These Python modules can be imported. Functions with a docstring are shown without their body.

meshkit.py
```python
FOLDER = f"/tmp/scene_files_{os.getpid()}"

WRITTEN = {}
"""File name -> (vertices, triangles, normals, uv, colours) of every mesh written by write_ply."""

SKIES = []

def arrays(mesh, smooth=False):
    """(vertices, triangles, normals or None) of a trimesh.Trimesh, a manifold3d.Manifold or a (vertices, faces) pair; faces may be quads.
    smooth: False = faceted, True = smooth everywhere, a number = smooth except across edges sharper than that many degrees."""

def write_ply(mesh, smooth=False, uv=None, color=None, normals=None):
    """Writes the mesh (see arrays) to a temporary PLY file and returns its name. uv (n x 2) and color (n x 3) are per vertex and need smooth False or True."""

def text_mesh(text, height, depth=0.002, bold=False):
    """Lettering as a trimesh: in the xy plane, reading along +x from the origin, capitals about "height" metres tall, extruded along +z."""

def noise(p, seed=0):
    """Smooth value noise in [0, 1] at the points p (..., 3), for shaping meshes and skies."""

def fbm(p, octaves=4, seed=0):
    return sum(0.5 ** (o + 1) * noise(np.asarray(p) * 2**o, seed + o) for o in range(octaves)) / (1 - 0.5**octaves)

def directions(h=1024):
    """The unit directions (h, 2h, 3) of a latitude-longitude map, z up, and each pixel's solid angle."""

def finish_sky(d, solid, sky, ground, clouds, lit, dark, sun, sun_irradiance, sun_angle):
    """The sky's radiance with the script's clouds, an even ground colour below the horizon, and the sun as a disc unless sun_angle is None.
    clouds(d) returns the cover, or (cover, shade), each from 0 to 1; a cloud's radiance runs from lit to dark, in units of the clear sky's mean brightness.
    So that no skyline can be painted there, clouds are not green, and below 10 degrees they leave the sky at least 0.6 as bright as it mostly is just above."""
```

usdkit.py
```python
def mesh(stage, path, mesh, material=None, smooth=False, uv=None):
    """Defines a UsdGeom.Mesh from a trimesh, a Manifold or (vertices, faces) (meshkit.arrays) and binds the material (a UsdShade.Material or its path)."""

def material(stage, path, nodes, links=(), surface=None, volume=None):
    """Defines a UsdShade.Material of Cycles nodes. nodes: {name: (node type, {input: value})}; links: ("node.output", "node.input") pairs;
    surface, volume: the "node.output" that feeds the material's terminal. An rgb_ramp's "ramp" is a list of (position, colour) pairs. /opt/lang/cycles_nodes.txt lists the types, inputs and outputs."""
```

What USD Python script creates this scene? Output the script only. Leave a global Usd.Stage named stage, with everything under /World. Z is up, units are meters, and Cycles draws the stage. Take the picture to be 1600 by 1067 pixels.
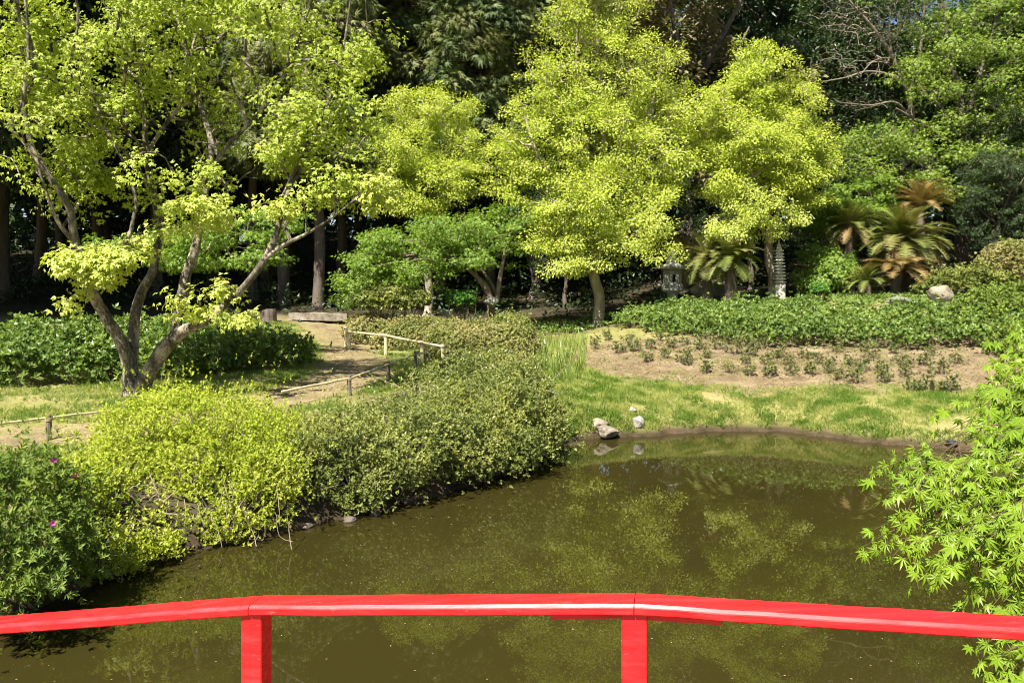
import math
import numpy as np
import shapely
import trimesh
from scipy.interpolate import RBFInterpolator, RegularGridInterpolator
from pxr import Usd, UsdGeom, UsdLux, UsdShade, Gf, Sdf, Vt
import usdkit
from meshkit import fbm, noise

stage = Usd.Stage.CreateInMemory()
UsdGeom.SetStageUpAxis(stage, 'Z')
UsdGeom.SetStageMetersPerUnit(stage, 1.0)
UsdGeom.Xform.Define(stage, '/World')
UsdGeom.Scope.Define(stage, '/World/Looks')

# ------------------------------------------------------------------ camera, sky, sun, exposure
F, CX, HY, EYE = 1232.0, 800.0, 470.0, 2.4        # focal length in photo pixels, horizon row, eye height over the pond
EXPOSURE = 1.6
SUN_DIR = np.array([-0.28, -0.50, 0.80]); SUN_DIR /= np.linalg.norm(SUN_DIR)
SUN_INTENSITY, SKY_STRENGTH = 1.25, 0.05

cam = UsdGeom.Camera.Define(stage, '/World/camera')
cam.AddTranslateOp().Set(Gf.Vec3d(0, 0, EYE))
cam.AddRotateXYZOp().Set(Gf.Vec3f(90, 0, 0))
cam.CreateHorizontalApertureAttr(36.0)
cam.CreateVerticalApertureAttr(36.0 * 682 / 1024)
cam.CreateFocalLengthAttr(36.0 * F / 1600)
cam.CreateVerticalApertureOffsetAttr(-(533.5 - HY) / 1600 * 36.0)
cam.CreateClippingRangeAttr(Gf.Vec2f(0.05, 2000))
cam.CreateExposureAttr(EXPOSURE)

elev = math.asin(SUN_DIR[2])
rot = math.atan2(SUN_DIR[0], SUN_DIR[1])
sky_mat = usdkit.material(stage, '/World/Looks/sky_light', {
    'sky': ('sky_texture', {'sky_type': 'single_scattering', 'sun_disc': False, 'sun_elevation': elev, 'sun_rotation': rot}),
    'bg': ('background_shader', {'strength': SKY_STRENGTH})}, [('sky.color', 'bg.color')], surface='bg.background')
dome = UsdLux.DomeLight.Define(stage, '/World/sky')
UsdShade.MaterialBindingAPI.Apply(dome.GetPrim()).Bind(sky_mat)
dome.GetPrim().SetCustomDataByKey('label', 'clear blue sky showing through gaps in the trees')
dome.GetPrim().SetCustomDataByKey('category', 'sky')
dome.GetPrim().SetCustomDataByKey('kind', 'structure')

sun = UsdLux.DistantLight.Define(stage, '/World/sun')
sun.CreateIntensityAttr(SUN_INTENSITY)
sun.CreateNormalizeAttr(True)
sun.CreateAngleAttr(0.5)
sun.CreateColorAttr(Gf.Vec3f(1.0, 0.94, 0.84))
sun.AddTransformOp().Set(Gf.Matrix4d().SetRotate(Gf.Rotation(Gf.Vec3d(0, 0, 1), Gf.Vec3d(*map(float, SUN_DIR)))))

# ------------------------------------------------------------------ small helpers
_count = {}


def path_for(parent, name):
    key = (parent, name)
    k = _count.get(key, 0)
    _count[key] = k + 1
    return f'{parent}/{name}' if k == 0 else f'{parent}/{name}_{k:03d}'


def tag(prim, label=None, cat=None, group=None, kind=None):
    for k, v in (('label', label), ('category', cat), ('group', group), ('kind', kind)):
        if v:
            prim.SetCustomDataByKey(k, v)
    return prim


class Thing:
    def __init__(self, path, loc):
        self.path, self.loc = path, np.asarray(loc, float)


def thing(name, label, cat, loc=(0, 0, 0), group=None, kind=None):
    p = path_for('/World', name)
    x = UsdGeom.Xform.Define(stage, p)
    x.AddTranslateOp().Set(Gf.Vec3d(*map(float, loc)))
    tag(x.GetPrim(), label, cat, group, kind)
    return Thing(p, loc)


def part(parent, name, mesh, mat, smooth=False, label=None, kind=None):
    """One mesh (given in world coordinates) under a thing or part."""
    v, f = np.asarray(mesh[0], float), np.asarray(mesh[1])
    p = path_for(parent.path, name)
    m = usdkit.mesh(stage, p, (v - parent.loc, f), MAT[mat], smooth=smooth)
    tag(m.GetPrim(), label, kind=kind)
    return Thing(p, parent.loc)


def solo(name, mesh, mat, label, cat, group=None, kind=None, smooth=False):
    p = path_for('/World', name)
    m = usdkit.mesh(stage, p, (np.asarray(mesh[0], float), np.asarray(mesh[1])), MAT[mat], smooth=smooth)
    tag(m.GetPrim(), label, cat, group, kind)
    return m


def copy_thing(src, name, loc, rotz=0.0, scale=1.0, label=None, cat=None, group=None):
    p = path_for('/World', name)
    x = UsdGeom.Xform.Define(stage, p)
    x.GetPrim().GetReferences().AddInternalReference(src.path)
    x.ClearXformOpOrder()
    x.AddTranslateOp().Set(Gf.Vec3d(*map(float, loc)))
    x.AddRotateZOp().Set(float(rotz))
    x.AddScaleOp().Set(Gf.Vec3f(*((scale,) * 3 if np.ndim(scale) == 0 else tuple(map(float, scale)))))
    x.GetPrim().SetInstanceable(True)
    tag(x.GetPrim(), label, cat, group)
    return Thing(p, loc)


def P(px, py, d):
    """World point seen at photo pixel (px, py) at depth d metres."""
    return np.array([(px - CX) / F * d, d, EYE - (py - HY) / F * d])


def unit(a):
    return a / np.maximum(np.linalg.norm(a, axis=-1, keepdims=True), 1e-9)


def join(meshes):
    vs, fs, n = [], [], 0
    for v, f in meshes:
        vs.append(np.asarray(v, float)); fs.append(np.asarray(f) + n); n += len(v)
    return np.vstack(vs), np.vstack(fs)


def tri(m):
    return np.array(m.vertices), np.array(m.faces)


def box(c, s, rot=0.0):
    m = trimesh.creation.box(s)
    if rot:
        m.apply_transform(trimesh.transformations.rotation_matrix(rot, [0, 0, 1]))
    m.apply_translation(c)
    return tri(m)


def tube(points, radii, sides=8, cap=True):
    p = np.asarray(points, float)
    r = np.broadcast_to(np.asarray(radii, float), (len(p),))
    t = unit(np.gradient(p, axis=0))
    ref = np.array([0.3, 0.2, 1.0]) if abs(t[:, 2]).mean() < 0.75 else np.array([1.0, 0.25, 0.0])
    a = np.empty_like(p)
    a[0] = unit(np.cross(t[0], ref if abs(unit(ref) @ t[0]) < .95 else np.array([1.0, 0, 0])))
    for k in range(1, len(p)):                                # carry the ring along without twisting
        w = a[k - 1] - (a[k - 1] @ t[k]) * t[k]
        a[k] = w / max(np.linalg.norm(w), 1e-9)
    b = np.cross(t, a)
    ang = np.arange(sides) * 2 * np.pi / sides
    v = (p[:, None] + r[:, None, None] * (np.cos(ang)[None, :, None] * a[:, None] + np.sin(ang)[None, :, None] * b[:, None])).reshape(-1, 3)
    i, j = np.meshgrid(np.arange(len(p) - 1), np.arange(sides), indexing='ij')
    q = np.stack([i * sides + j, i * sides + (j + 1) % sides, (i + 1) * sides + (j + 1) % sides, (i + 1) * sides + j], -1).reshape(-1, 4)
    f = np.vstack([q[:, [0, 2, 1]], q[:, [0, 3, 2]]])
    if cap:
        n = len(v)
        v = np.vstack([v, p[0], p[-1]])
        k = np.arange(sides)
        e = (len(p) - 1) * sides
        f = np.vstack([f, np.stack([np.full(sides, n), k, (k + 1) % sides], 1), np.stack([np.full(sides, n + 1), e + (k + 1) % sides, e + k], 1)])
    return v, f


def resample(pts, step):
    p = np.asarray(pts, float)
    s = np.r_[0, np.cumsum(np.linalg.norm(np.diff(p[:, :3], axis=0), axis=1))]
    n = max(3, int(s[-1] / step) + 1)
    u = np.linspace(0, s[-1], n)
    from scipy.interpolate import PchipInterpolator
    return np.stack([PchipInterpolator(s, p[:, k])(u) for k in range(p.shape[1])], 1)


def limb_mesh(pts, sides=9, step=0.12, rough=0.10, seed=0):
    """pts rows: x, y, z, radius. A bark-lumpy tapered tube."""
    q = resample(pts, step)
    v, f = tube(q[:, :3], q[:, 3], sides)
    c = np.vstack([np.repeat(q[:, :3], sides, axis=0), q[0, :3], q[-1, :3]])
    k = (fbm(v * 7.0, 3, seed) - 0.5) * 2 * rough
    return c + (v - c) * (1 + k)[:, None], f


def cones(a, b, ra, rb, sides=4):
    """Many straight tapered twigs at once."""
    n = len(a)
    t = unit(b - a)
    ref = np.where(np.abs(t[:, 2:3]) < 0.8, [[0, 0, 1.0]], [[1.0, 0, 0]])
    u = unit(np.cross(t, ref)); w = np.cross(t, u)
    ang = np.arange(sides) * 2 * np.pi / sides
    ring = np.cos(ang)[None, :, None] * u[:, None] + np.sin(ang)[None, :, None] * w[:, None]
    v = np.concatenate([a[:, None] + ring * ra[:, None, None], b[:, None] + ring * rb[:, None, None]], 1).reshape(-1, 3)
    j = np.arange(sides)
    f = np.vstack([np.stack([j, (j + 1) % sides, sides + (j + 1) % sides], 1), np.stack([j, sides + (j + 1) % sides, sides + j], 1)])
    return v, (f[None] + (np.arange(n) * 2 * sides)[:, None, None]).reshape(-1, 3)


# ------------------------------------------------------------------ leaf templates: x along the leaf, y across, z out of the face
def _tm(v, f):
    return np.array(v, float), np.array(f, int)


DIAMOND = _tm([(0, 0, 0), (.42, .27, .05), (1, 0, -.06), (.42, -.27, .05)], [(0, 2, 1), (0, 3, 2)])
NARROW = _tm([(0, 0, 0), (.45, .15, .03), (1, 0, -.10), (.45, -.15, .03)], [(0, 2, 1), (0, 3, 2)])
LANCE = _tm([(0, 0, 0), (.38, .165, .03), (.74, .13, .02), (1, 0, -.08), (.74, -.13, .02), (.38, -.165, .03), (.5, 0, -.015)],
            [(0, 6, 1), (1, 6, 2), (2, 6, 3), (0, 5, 6), (5, 4, 6), (4, 3, 6)])
OVAL = _tm([(0, 0, 0), (.3, .2, .04), (.75, .19, .03), (1, 0, -.08), (.75, -.19, .03), (.3, -.2, .04), (.5, 0, -.02)],
           [(0, 6, 1), (1, 6, 2), (2, 6, 3), (0, 5, 6), (5, 4, 6), (4, 3, 6)])


def _rot_join(t, angles, scales, drop=0.0):
    out = []
    for a, s in zip(angles, scales):
        v = t[0] * s
        c, sn = math.cos(a), math.sin(a)
        w = np.stack([v[:, 0] * c - v[:, 1] * sn, v[:, 0] * sn + v[:, 1] * c, v[:, 2] - drop * v[:, 0] ** 2], 1)
        out.append((w, t[1]))
    return join(out)


TRIFOL = _rot_join(_tm([(.02, 0, 0), (.45, .26, .03), (1, 0, -.05), (.45, -.26, .03)], [(0, 2, 1), (0, 3, 2)]), [0, 1.0, -1.0], [1, .85, .85], 0.25)
SLIVER = _tm([(-.07, -.085, -.01), (-.07, .085, -.01), (1, 0, -.10)], [(0, 2, 1)])
STAR = _rot_join(_tm([(0, 0, 0), (.42, .16, .03), (1, 0, -.08), (.42, -.16, .03)], [(0, 2, 1), (0, 3, 2)]), [0, .62, -.62, 1.25, -1.25, 2.0, -2.0], [1, .93, .93, .74, .74, .42, .42], 0.22)
SPRAY = _rot_join(_tm([(.02, -.10, 0), (.02, .10, 0), (1, 0, -.10)], [(0, 2, 1)]), [0, .55, -.55, 1.05, -1.05], [1, .8, .8, .55, .55], 0.15)
_lobe = _tm([(0, 0, 0), (.30, .062, .015), (.58, .092, .02), (1, 0, -.05), (.58, -.092, .02), (.30, -.062, .015), (.5, 0, -.012)],
            [(0, 6, 1), (1, 6, 2), (2, 6, 3), (0, 5, 6), (5, 4, 6), (4, 3, 6)])
PALM = _rot_join(_lobe, [0, .62, -.62, 1.25, -1.25, 2.0, -2.0], [1, .93, .93, .74, .74, .42, .42], 0.22)
PALM_B = _rot_join(_lobe, [.05, .55, -.70, 1.05, -1.35, 1.75, -2.1], [1, .88, .97, .70, .78, .36, .45], 0.50)
PALM_C = _rot_join(_lobe, [-.06, .48, -.50, .95, -1.0, 1.5, -1.6], [1.05, .95, .9, .72, .7, .4, .38], 0.75)
PALM_SMALL = _rot_join(_tm([(0, -.13, 0), (0, .13, 0), (1, 0, -.10)], [(0, 2, 1)]), [0, .75, -.75, 1.5, -1.5], [1, .9, .9, .6, .6], 0.2)


def leaves(tm, pos, axis, nrm, size):
    """Places the template at every pos; axis along the leaf, nrm roughly its face."""
    x = unit(axis)
    z = unit(nrm - (nrm * x).sum(1, keepdims=True) * x)
    y = np.cross(z, x)
    s = np.broadcast_to(np.asarray(size, float), (len(pos),))[:, None, None]
    v = pos[:, None] + s * (tm[0][None, :, 0:1] * x[:, None] + tm[0][None, :, 1:2] * y[:, None] + tm[0][None, :, 2:3] * z[:, None])
    f = tm[1][None] + (np.arange(len(pos)) * len(tm[0]))[:, None, None]
    return v.reshape(-1, 3), f.reshape(-1, 3)


def randdir(rng, n):
    return unit(rng.normal(size=(n, 3)))


# ------------------------------------------------------------------ materials
MAT = {}


def leaf_mat(name, dark, mid, light, clump=None, trans=0.35, rough=0.45, scale=1.2, spec=0.35, tint=(1.15, 1.2, .55)):
    """Each leaf takes its own tone (random per island); clumps drift slowly towards another tone."""
    clump = clump or mid
    nodes = {
        'geo': ('geometry', {}), 'info': ('object_info', {}),
        'ramp': ('rgb_ramp', {'ramp': [(0, dark), (.5, mid), (1, light)]}),
        'ns': ('noise_texture', {'scale': scale, 'detail': 2.0}),
        'nr': ('map_range', {'from_min': .42, 'from_max': .62, 'to_min': 0.0, 'to_max': .75, 'clamp': True}),
        'mx': ('mix_color', {'b': clump}),
        'p': ('principled_bsdf', {'roughness': rough, 'specular_ior_level': spec}),
        'tc': ('mix_color', {'blend_type': 'multiply', 'fac': 1.0, 'b': tint}),
        't': ('translucent_bsdf', {}),
        'm': ('mix_closure', {'fac': trans})}
    links = [('geo.random_per_island', 'ramp.fac'), ('geo.position', 'ns.vector'), ('ns.fac', 'nr.value'), ('nr.result', 'mx.fac'),
             ('ramp.color', 'mx.a'), ('mx.result', 'p.base_color'), ('mx.result', 'tc.a'), ('tc.result', 't.color'),
             ('p.BSDF', 'm.closure1'), ('t.BSDF', 'm.closure2')]
    nodes.pop('info')
    MAT[name] = usdkit.material(stage, f'/World/Looks/{name}', nodes, links, surface='m.closure')


def rough_mat(name, ramp, scale=4.0, detail=6.0, bump=0.4, dist=0.03, rough=0.85, stretch=(1, 1, 1), spec=0.3):
    MAT[name] = usdkit.material(stage, f'/World/Looks/{name}', {
        'geo': ('geometry', {}), 'map': ('mapping', {'scale': stretch}),
        'n': ('noise_texture', {'scale': scale, 'detail': detail, 'roughness': .62}),
        'n2': ('noise_texture', {'scale': scale * 6, 'detail': 4.0, 'roughness': .6}),
        'mxn': ('mix_float', {'fac': .35}),
        'r': ('rgb_ramp', {'ramp': ramp}),
        'b': ('bump', {'strength': bump, 'distance': dist}),
        'p': ('principled_bsdf', {'roughness': rough, 'specular_ior_level': spec})},
        [('geo.position', 'map.vector'), ('map.vector', 'n.vector'), ('map.vector', 'n2.vector'), ('n.fac', 'mxn.a'), ('n2.fac', 'mxn.b'),
         ('mxn.result', 'r.fac'), ('r.color', 'p.base_color'), ('mxn.result', 'b.height'), ('b.normal', 'p.normal')], surface='p.BSDF')


leaf_mat('young_leaf', (.39, .45, .055), (.60, .64, .11), (.80, .79, .25), clump=(.40, .48, .06), trans=.36, scale=.9)
leaf_mat('pale_leaf', (.44, .49, .11), (.65, .68, .22), (.80, .80, .38), clump=(.48, .54, .10), trans=.38, scale=1.5)
leaf_mat('maple_leaf', (.35, .42, .06), (.57, .62, .11), (.80, .79, .26), clump=(.38, .45, .065), trans=.42, scale=1.0)
leaf_mat('garden_maple_leaf', (.16, .26, .03), (.29, .41, .045), (.45, .54, .10), clump=(.20, .31, .03), trans=.38, scale=.8)
leaf_mat('spray_maple_leaf', (.15, .24, .016), (.43, .50, .034), (.90, .84, .13), clump=(.22, .32, .02), trans=.24, scale=3.0, rough=.45)
leaf_mat('cedar_needle', (.065, .10, .024), (.125, .165, .04), (.21, .235, .065), clump=(.17, .17, .05), trans=.12, rough=.6, scale=.5)
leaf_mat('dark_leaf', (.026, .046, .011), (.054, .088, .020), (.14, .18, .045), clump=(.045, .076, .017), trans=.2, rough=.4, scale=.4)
leaf_mat('brown_green_leaf', (.11, .105, .035), (.19, .18, .06), (.28, .26, .10), clump=(.22, .18, .075), trans=.2, rough=.5, scale=.6)
leaf_mat('forest_maple_leaf', (.18, .27, .035), (.33, .43, .055), (.52, .58, .12), clump=(.25, .34, .04), trans=.4, scale=.5)
leaf_mat('peony_leaf', (.10, .165, .03), (.22, .30, .06), (.42, .47, .14), clump=(.18, .25, .045), trans=.3, rough=.38, scale=1.2)
leaf_mat('azalea_leaf', (.13, .16, .035), (.34, .36, .085), (.66, .63, .26), clump=(.31, .33, .075), trans=.25, rough=.4, scale=1.8)
leaf_mat('clipped_azalea_leaf', (.19, .21, .05), (.33, .34, .09), (.48, .46, .17), clump=(.34, .29, .12), trans=.25, rough=.5, scale=.9)
leaf_mat('bright_leaf', (.29, .35, .025), (.50, .53, .05), (.70, .67, .12), clump=(.38, .42, .05), trans=.35, rough=.5, scale=1.6)
leaf_mat('rhododendron_leaf', (.11, .17, .028), (.33, .40, .07), (.76, .75, .18), clump=(.22, .28, .045), trans=.25, rough=.55, scale=3.0, spec=.18)
leaf_mat('cycad_frond', (.13, .16, .035), (.25, .26, .075), (.40, .37, .16), clump=(.25, .22, .08), trans=.15, rough=.4, scale=.8)
leaf_mat('dry_frond', (.22, .15, .055), (.36, .26, .10), (.50, .38, .18), clump=(.28, .21, .075), trans=.15, rough=.55, scale=1.2)
leaf_mat('fresh_shrub_leaf', (.09, .22, .035), (.17, .34, .055), (.30, .46, .10), clump=(.13, .27, .04), trans=.3, rough=.45, scale=2.0)
leaf_mat('seedling_leaf', (.09, .12, .03), (.17, .20, .05), (.32, .32, .10), clump=(.17, .17, .05), trans=.25, rough=.5, scale=3.0)
leaf_mat('grass_blade', (.12, .20, .022), (.29, .38, .05), (.52, .57, .13), clump=(.38, .39, .11), trans=.35, rough=.5, scale=2.6)
leaf_mat('iris_leaf', (.14, .20, .04), (.28, .34, .07), (.48, .48, .16), clump=(.24, .30, .06), trans=.3, rough=.4, scale=2.0)
leaf_mat('litter_flake', (.26, .18, .09), (.42, .33, .19), (.62, .54, .38), trans=.1, rough=.7, scale=2.0)
leaf_mat('petal', (.5, .10, .42), (.6, .14, .5), (.7, .25, .6), trans=.4, rough=.5)
leaf_mat('bud', (.30, .09, .07), (.42, .16, .13), (.5, .25, .2), trans=.2, rough=.5)
rough_mat('pale_bark', [(.30, (.10, .08, .055)), (.48, (.24, .20, .145)), (.62, (.40, .35, .27))], scale=5, bump=.6, dist=.03, stretch=(1, 1, .45))
rough_mat('grey_bark', [(.38, (.03, .025, .018)), (.5, (.105, .088, .063)), (.60, (.32, .28, .21))], scale=6, bump=.7, dist=.03, stretch=(1, 1, .5))
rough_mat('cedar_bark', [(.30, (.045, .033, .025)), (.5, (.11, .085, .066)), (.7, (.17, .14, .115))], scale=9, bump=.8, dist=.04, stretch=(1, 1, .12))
rough_mat('twig', [(.3, (.08, .06, .04)), (.7, (.20, .16, .11))], scale=8, bump=.3)
rough_mat('pale_twig', [(.3, (.10, .08, .055)), (.7, (.22, .185, .13))], scale=8, bump=.3)
rough_mat('young_twig', [(.3, (.05, .035, .018)), (.7, (.12, .085, .04))], scale=8, bump=.2)
rough_mat('dry_stem', [(.3, (.16, .12, .08)), (.7, (.34, .28, .20))], scale=8, bump=.3)
rough_mat('weathered_post', [(.3, (.07, .055, .04)), (.55, (.17, .14, .10)), (.75, (.28, .24, .18))], scale=10, bump=.6, dist=.01, stretch=(1, 1, .15))
rough_mat('bamboo_rail', [(.3, (.30, .25, .13)), (.55, (.48, .41, .24)), (.75, (.58, .51, .34))], scale=7, bump=.2, dist=.005, rough=.5)
rough_mat('rope', [(.3, (.20, .16, .10)), (.7, (.38, .32, .22))], scale=40, bump=.5, dist=.004)
rough_mat('tan_rock', [(.34, (.08, .065, .045)), (.48, (.20, .17, .125)), (.64, (.32, .285, .225))], scale=3.5, bump=.8, dist=.05)
rough_mat('grey_rock', [(.25, (.06, .063, .05)), (.5, (.15, .155, .12)), (.72, (.28, .28, .23))], scale=4, bump=.8, dist=.05)
rough_mat('white_rock', [(.34, (.13, .12, .10)), (.5, (.29, .27, .235)), (.66, (.45, .43, .39))], scale=4, bump=.8, dist=.04)
rough_mat('lantern_stone', [(.28, (.07, .07, .06)), (.5, (.16, .158, .14)), (.72, (.32, .31, .28))], scale=7, bump=.6, dist=.015)
rough_mat('pagoda_stone', [(.28, (.30, .28, .24)), (.5, (.48, .46, .40)), (.72, (.62, .59, .53))], scale=8, bump=.5, dist=.012)
rough_mat('bird_feather', [(.3, (.025, .026, .036)), (.7, (.065, .065, .085))], scale=30, bump=.3, dist=.005, rough=.5)
rough_mat('beak_horn', [(.3, (.03, .03, .03)), (.7, (.07, .06, .05))], scale=20, bump=.1)

# red paint: brush streaks along the rail, faded and scuffed patches, a soft gloss
MAT['red_paint'] = usdkit.material(stage, '/World/Looks/red_paint', {
    'geo': ('geometry', {}), 'map': ('mapping', {'scale': (1.2, 16, 22)}), 'map2': ('mapping', {'scale': (5, 40, 40)}),
    'n': ('noise_texture', {'scale': 3.0, 'detail': 5.0, 'roughness': .6}),
    'n2': ('noise_texture', {'scale': 2.2, 'detail': 6.0, 'roughness': .7}),
    'r': ('rgb_ramp', {'ramp': [(.30, (.48, .009, .010)), (.5, (.68, .012, .015)), (.72, (.74, .026, .026))]}),
    'w': ('map_range', {'from_min': .63, 'from_max': .74, 'to_min': 0.0, 'to_max': .65, 'clamp': True}),
    'mx': ('mix_color', {'b': (.80, .17, .15)}),
    'rr': ('map_range', {'from_min': .3, 'from_max': .7, 'to_min': .30, 'to_max': .50, 'clamp': True}),
    'b': ('bump', {'strength': .25, 'distance': .004}),
    'p': ('principled_bsdf', {'specular_ior_level': .45})},
    [('geo.position', 'map.vector'), ('geo.position', 'map2.vector'), ('map.vector', 'n.vector'), ('map2.vector', 'n2.vector'), ('n.fac', 'r.fac'), ('n2.fac', 'w.value'),
     ('w.result', 'mx.fac'), ('r.color', 'mx.a'), ('mx.result', 'p.base_color'), ('n.fac', 'rr.value'), ('rr.result', 'p.roughness'),
     ('n.fac', 'b.height'), ('b.normal', 'p.normal')], surface='p.BSDF')

# murky pond: brown-green silt under a nearly still surface
MAT['pond_water'] = usdkit.material(stage, '/World/Looks/pond_water', {
    'geo': ('geometry', {}), 'map': ('mapping', {'scale': (1, 1, 1)}),
    'n': ('noise_texture', {'scale': 2.4, 'detail': 3.0, 'roughness': .5}),
    'big': ('noise_texture', {'scale': .25, 'detail': 2.0}),
    'r': ('rgb_ramp', {'ramp': [(.35, (.021, .0176, .0042)), (.65, (.028, .0235, .0058))]}),
    'b': ('bump', {'strength': .014, 'distance': .02}),
    'p': ('principled_bsdf', {'roughness': .0, 'ior': 1.333, 'specular_ior_level': .5})},
    [('geo.position', 'map.vector'), ('map.vector', 'n.vector'), ('map.vector', 'big.vector'), ('big.fac', 'r.fac'), ('r.color', 'p.base_color'),
     ('n.fac', 'b.height'), ('b.normal', 'p.normal')], surface='p.BSDF')

# the ground: zone weights are stored with its mesh (r = trodden path, g = dug soil, b = forest floor, and left bank soil darkened for shade), grain comes from noise
MAT['ground_earth'] = usdkit.material(stage, '/World/Looks/ground_earth', {
    'geo': ('geometry', {}), 'z': ('attribute', {'attribute': 'zone'}), 'sep': ('separate_color', {}),
    'n': ('noise_texture', {'scale': 2.2, 'detail': 8.0, 'roughness': .65}),
    'f': ('noise_texture', {'scale': 26.0, 'detail': 6.0, 'roughness': .7}),
    'gr': ('rgb_ramp', {'ramp': [(.34, (.07, .085, .02)), (.46, (.15, .155, .04)), (.55, (.22, .19, .075)), (.68, (.31, .25, .13))]}),
    'pr': ('rgb_ramp', {'ramp': [(.36, (.09, .07, .034)), (.5, (.175, .138, .07)), (.64, (.27, .22, .12))]}),
    'sr': ('rgb_ramp', {'ramp': [(.36, (.065, .047, .025)), (.5, (.15, .113, .062)), (.64, (.25, .20, .115))]}),
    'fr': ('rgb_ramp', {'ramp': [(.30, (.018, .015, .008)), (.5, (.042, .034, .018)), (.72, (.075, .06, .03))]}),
    'mr': ('rgb_ramp', {'ramp': [(.38, (.022, .016, .009)), (.60, (.075, .053, .029))]}),
    'mn': ('mix_float', {'fac': .5}),
    'm1': ('mix_color', {}), 'm2': ('mix_color', {}), 'm3': ('mix_color', {}), 'm4': ('mix_color', {}),
    'sp': ('separate_xyz', {}), 'wz': ('math', {'math_type': 'multiply_add', 'value2': -.30}),
    'wet': ('map_range', {'from_min': -.10, 'from_max': .03, 'to_min': 1.0, 'to_max': 0.0, 'clamp': True}),
    'b': ('bump', {'strength': .7, 'distance': .03}),
    'p': ('principled_bsdf', {'roughness': .9, 'specular_ior_level': .2})},
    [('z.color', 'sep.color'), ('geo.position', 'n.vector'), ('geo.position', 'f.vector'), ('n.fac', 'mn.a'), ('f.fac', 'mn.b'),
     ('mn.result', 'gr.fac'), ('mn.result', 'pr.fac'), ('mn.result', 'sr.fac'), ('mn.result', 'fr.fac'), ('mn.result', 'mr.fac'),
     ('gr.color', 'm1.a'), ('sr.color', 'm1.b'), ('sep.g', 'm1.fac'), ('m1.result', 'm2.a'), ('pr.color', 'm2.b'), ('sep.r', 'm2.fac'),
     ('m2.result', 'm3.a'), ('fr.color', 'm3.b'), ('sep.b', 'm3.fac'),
     ('geo.position', 'sp.vector'), ('mn.result', 'wz.value1'), ('sp.z', 'wz.value3'), ('wz.value', 'wet.value'), ('wet.result', 'm4.fac'), ('m3.result', 'm4.a'), ('mr.color', 'm4.b'),
     ('m4.result', 'p.base_color'), ('mn.result', 'b.height'), ('b.normal', 'p.normal')], surface='p.BSDF')

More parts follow.
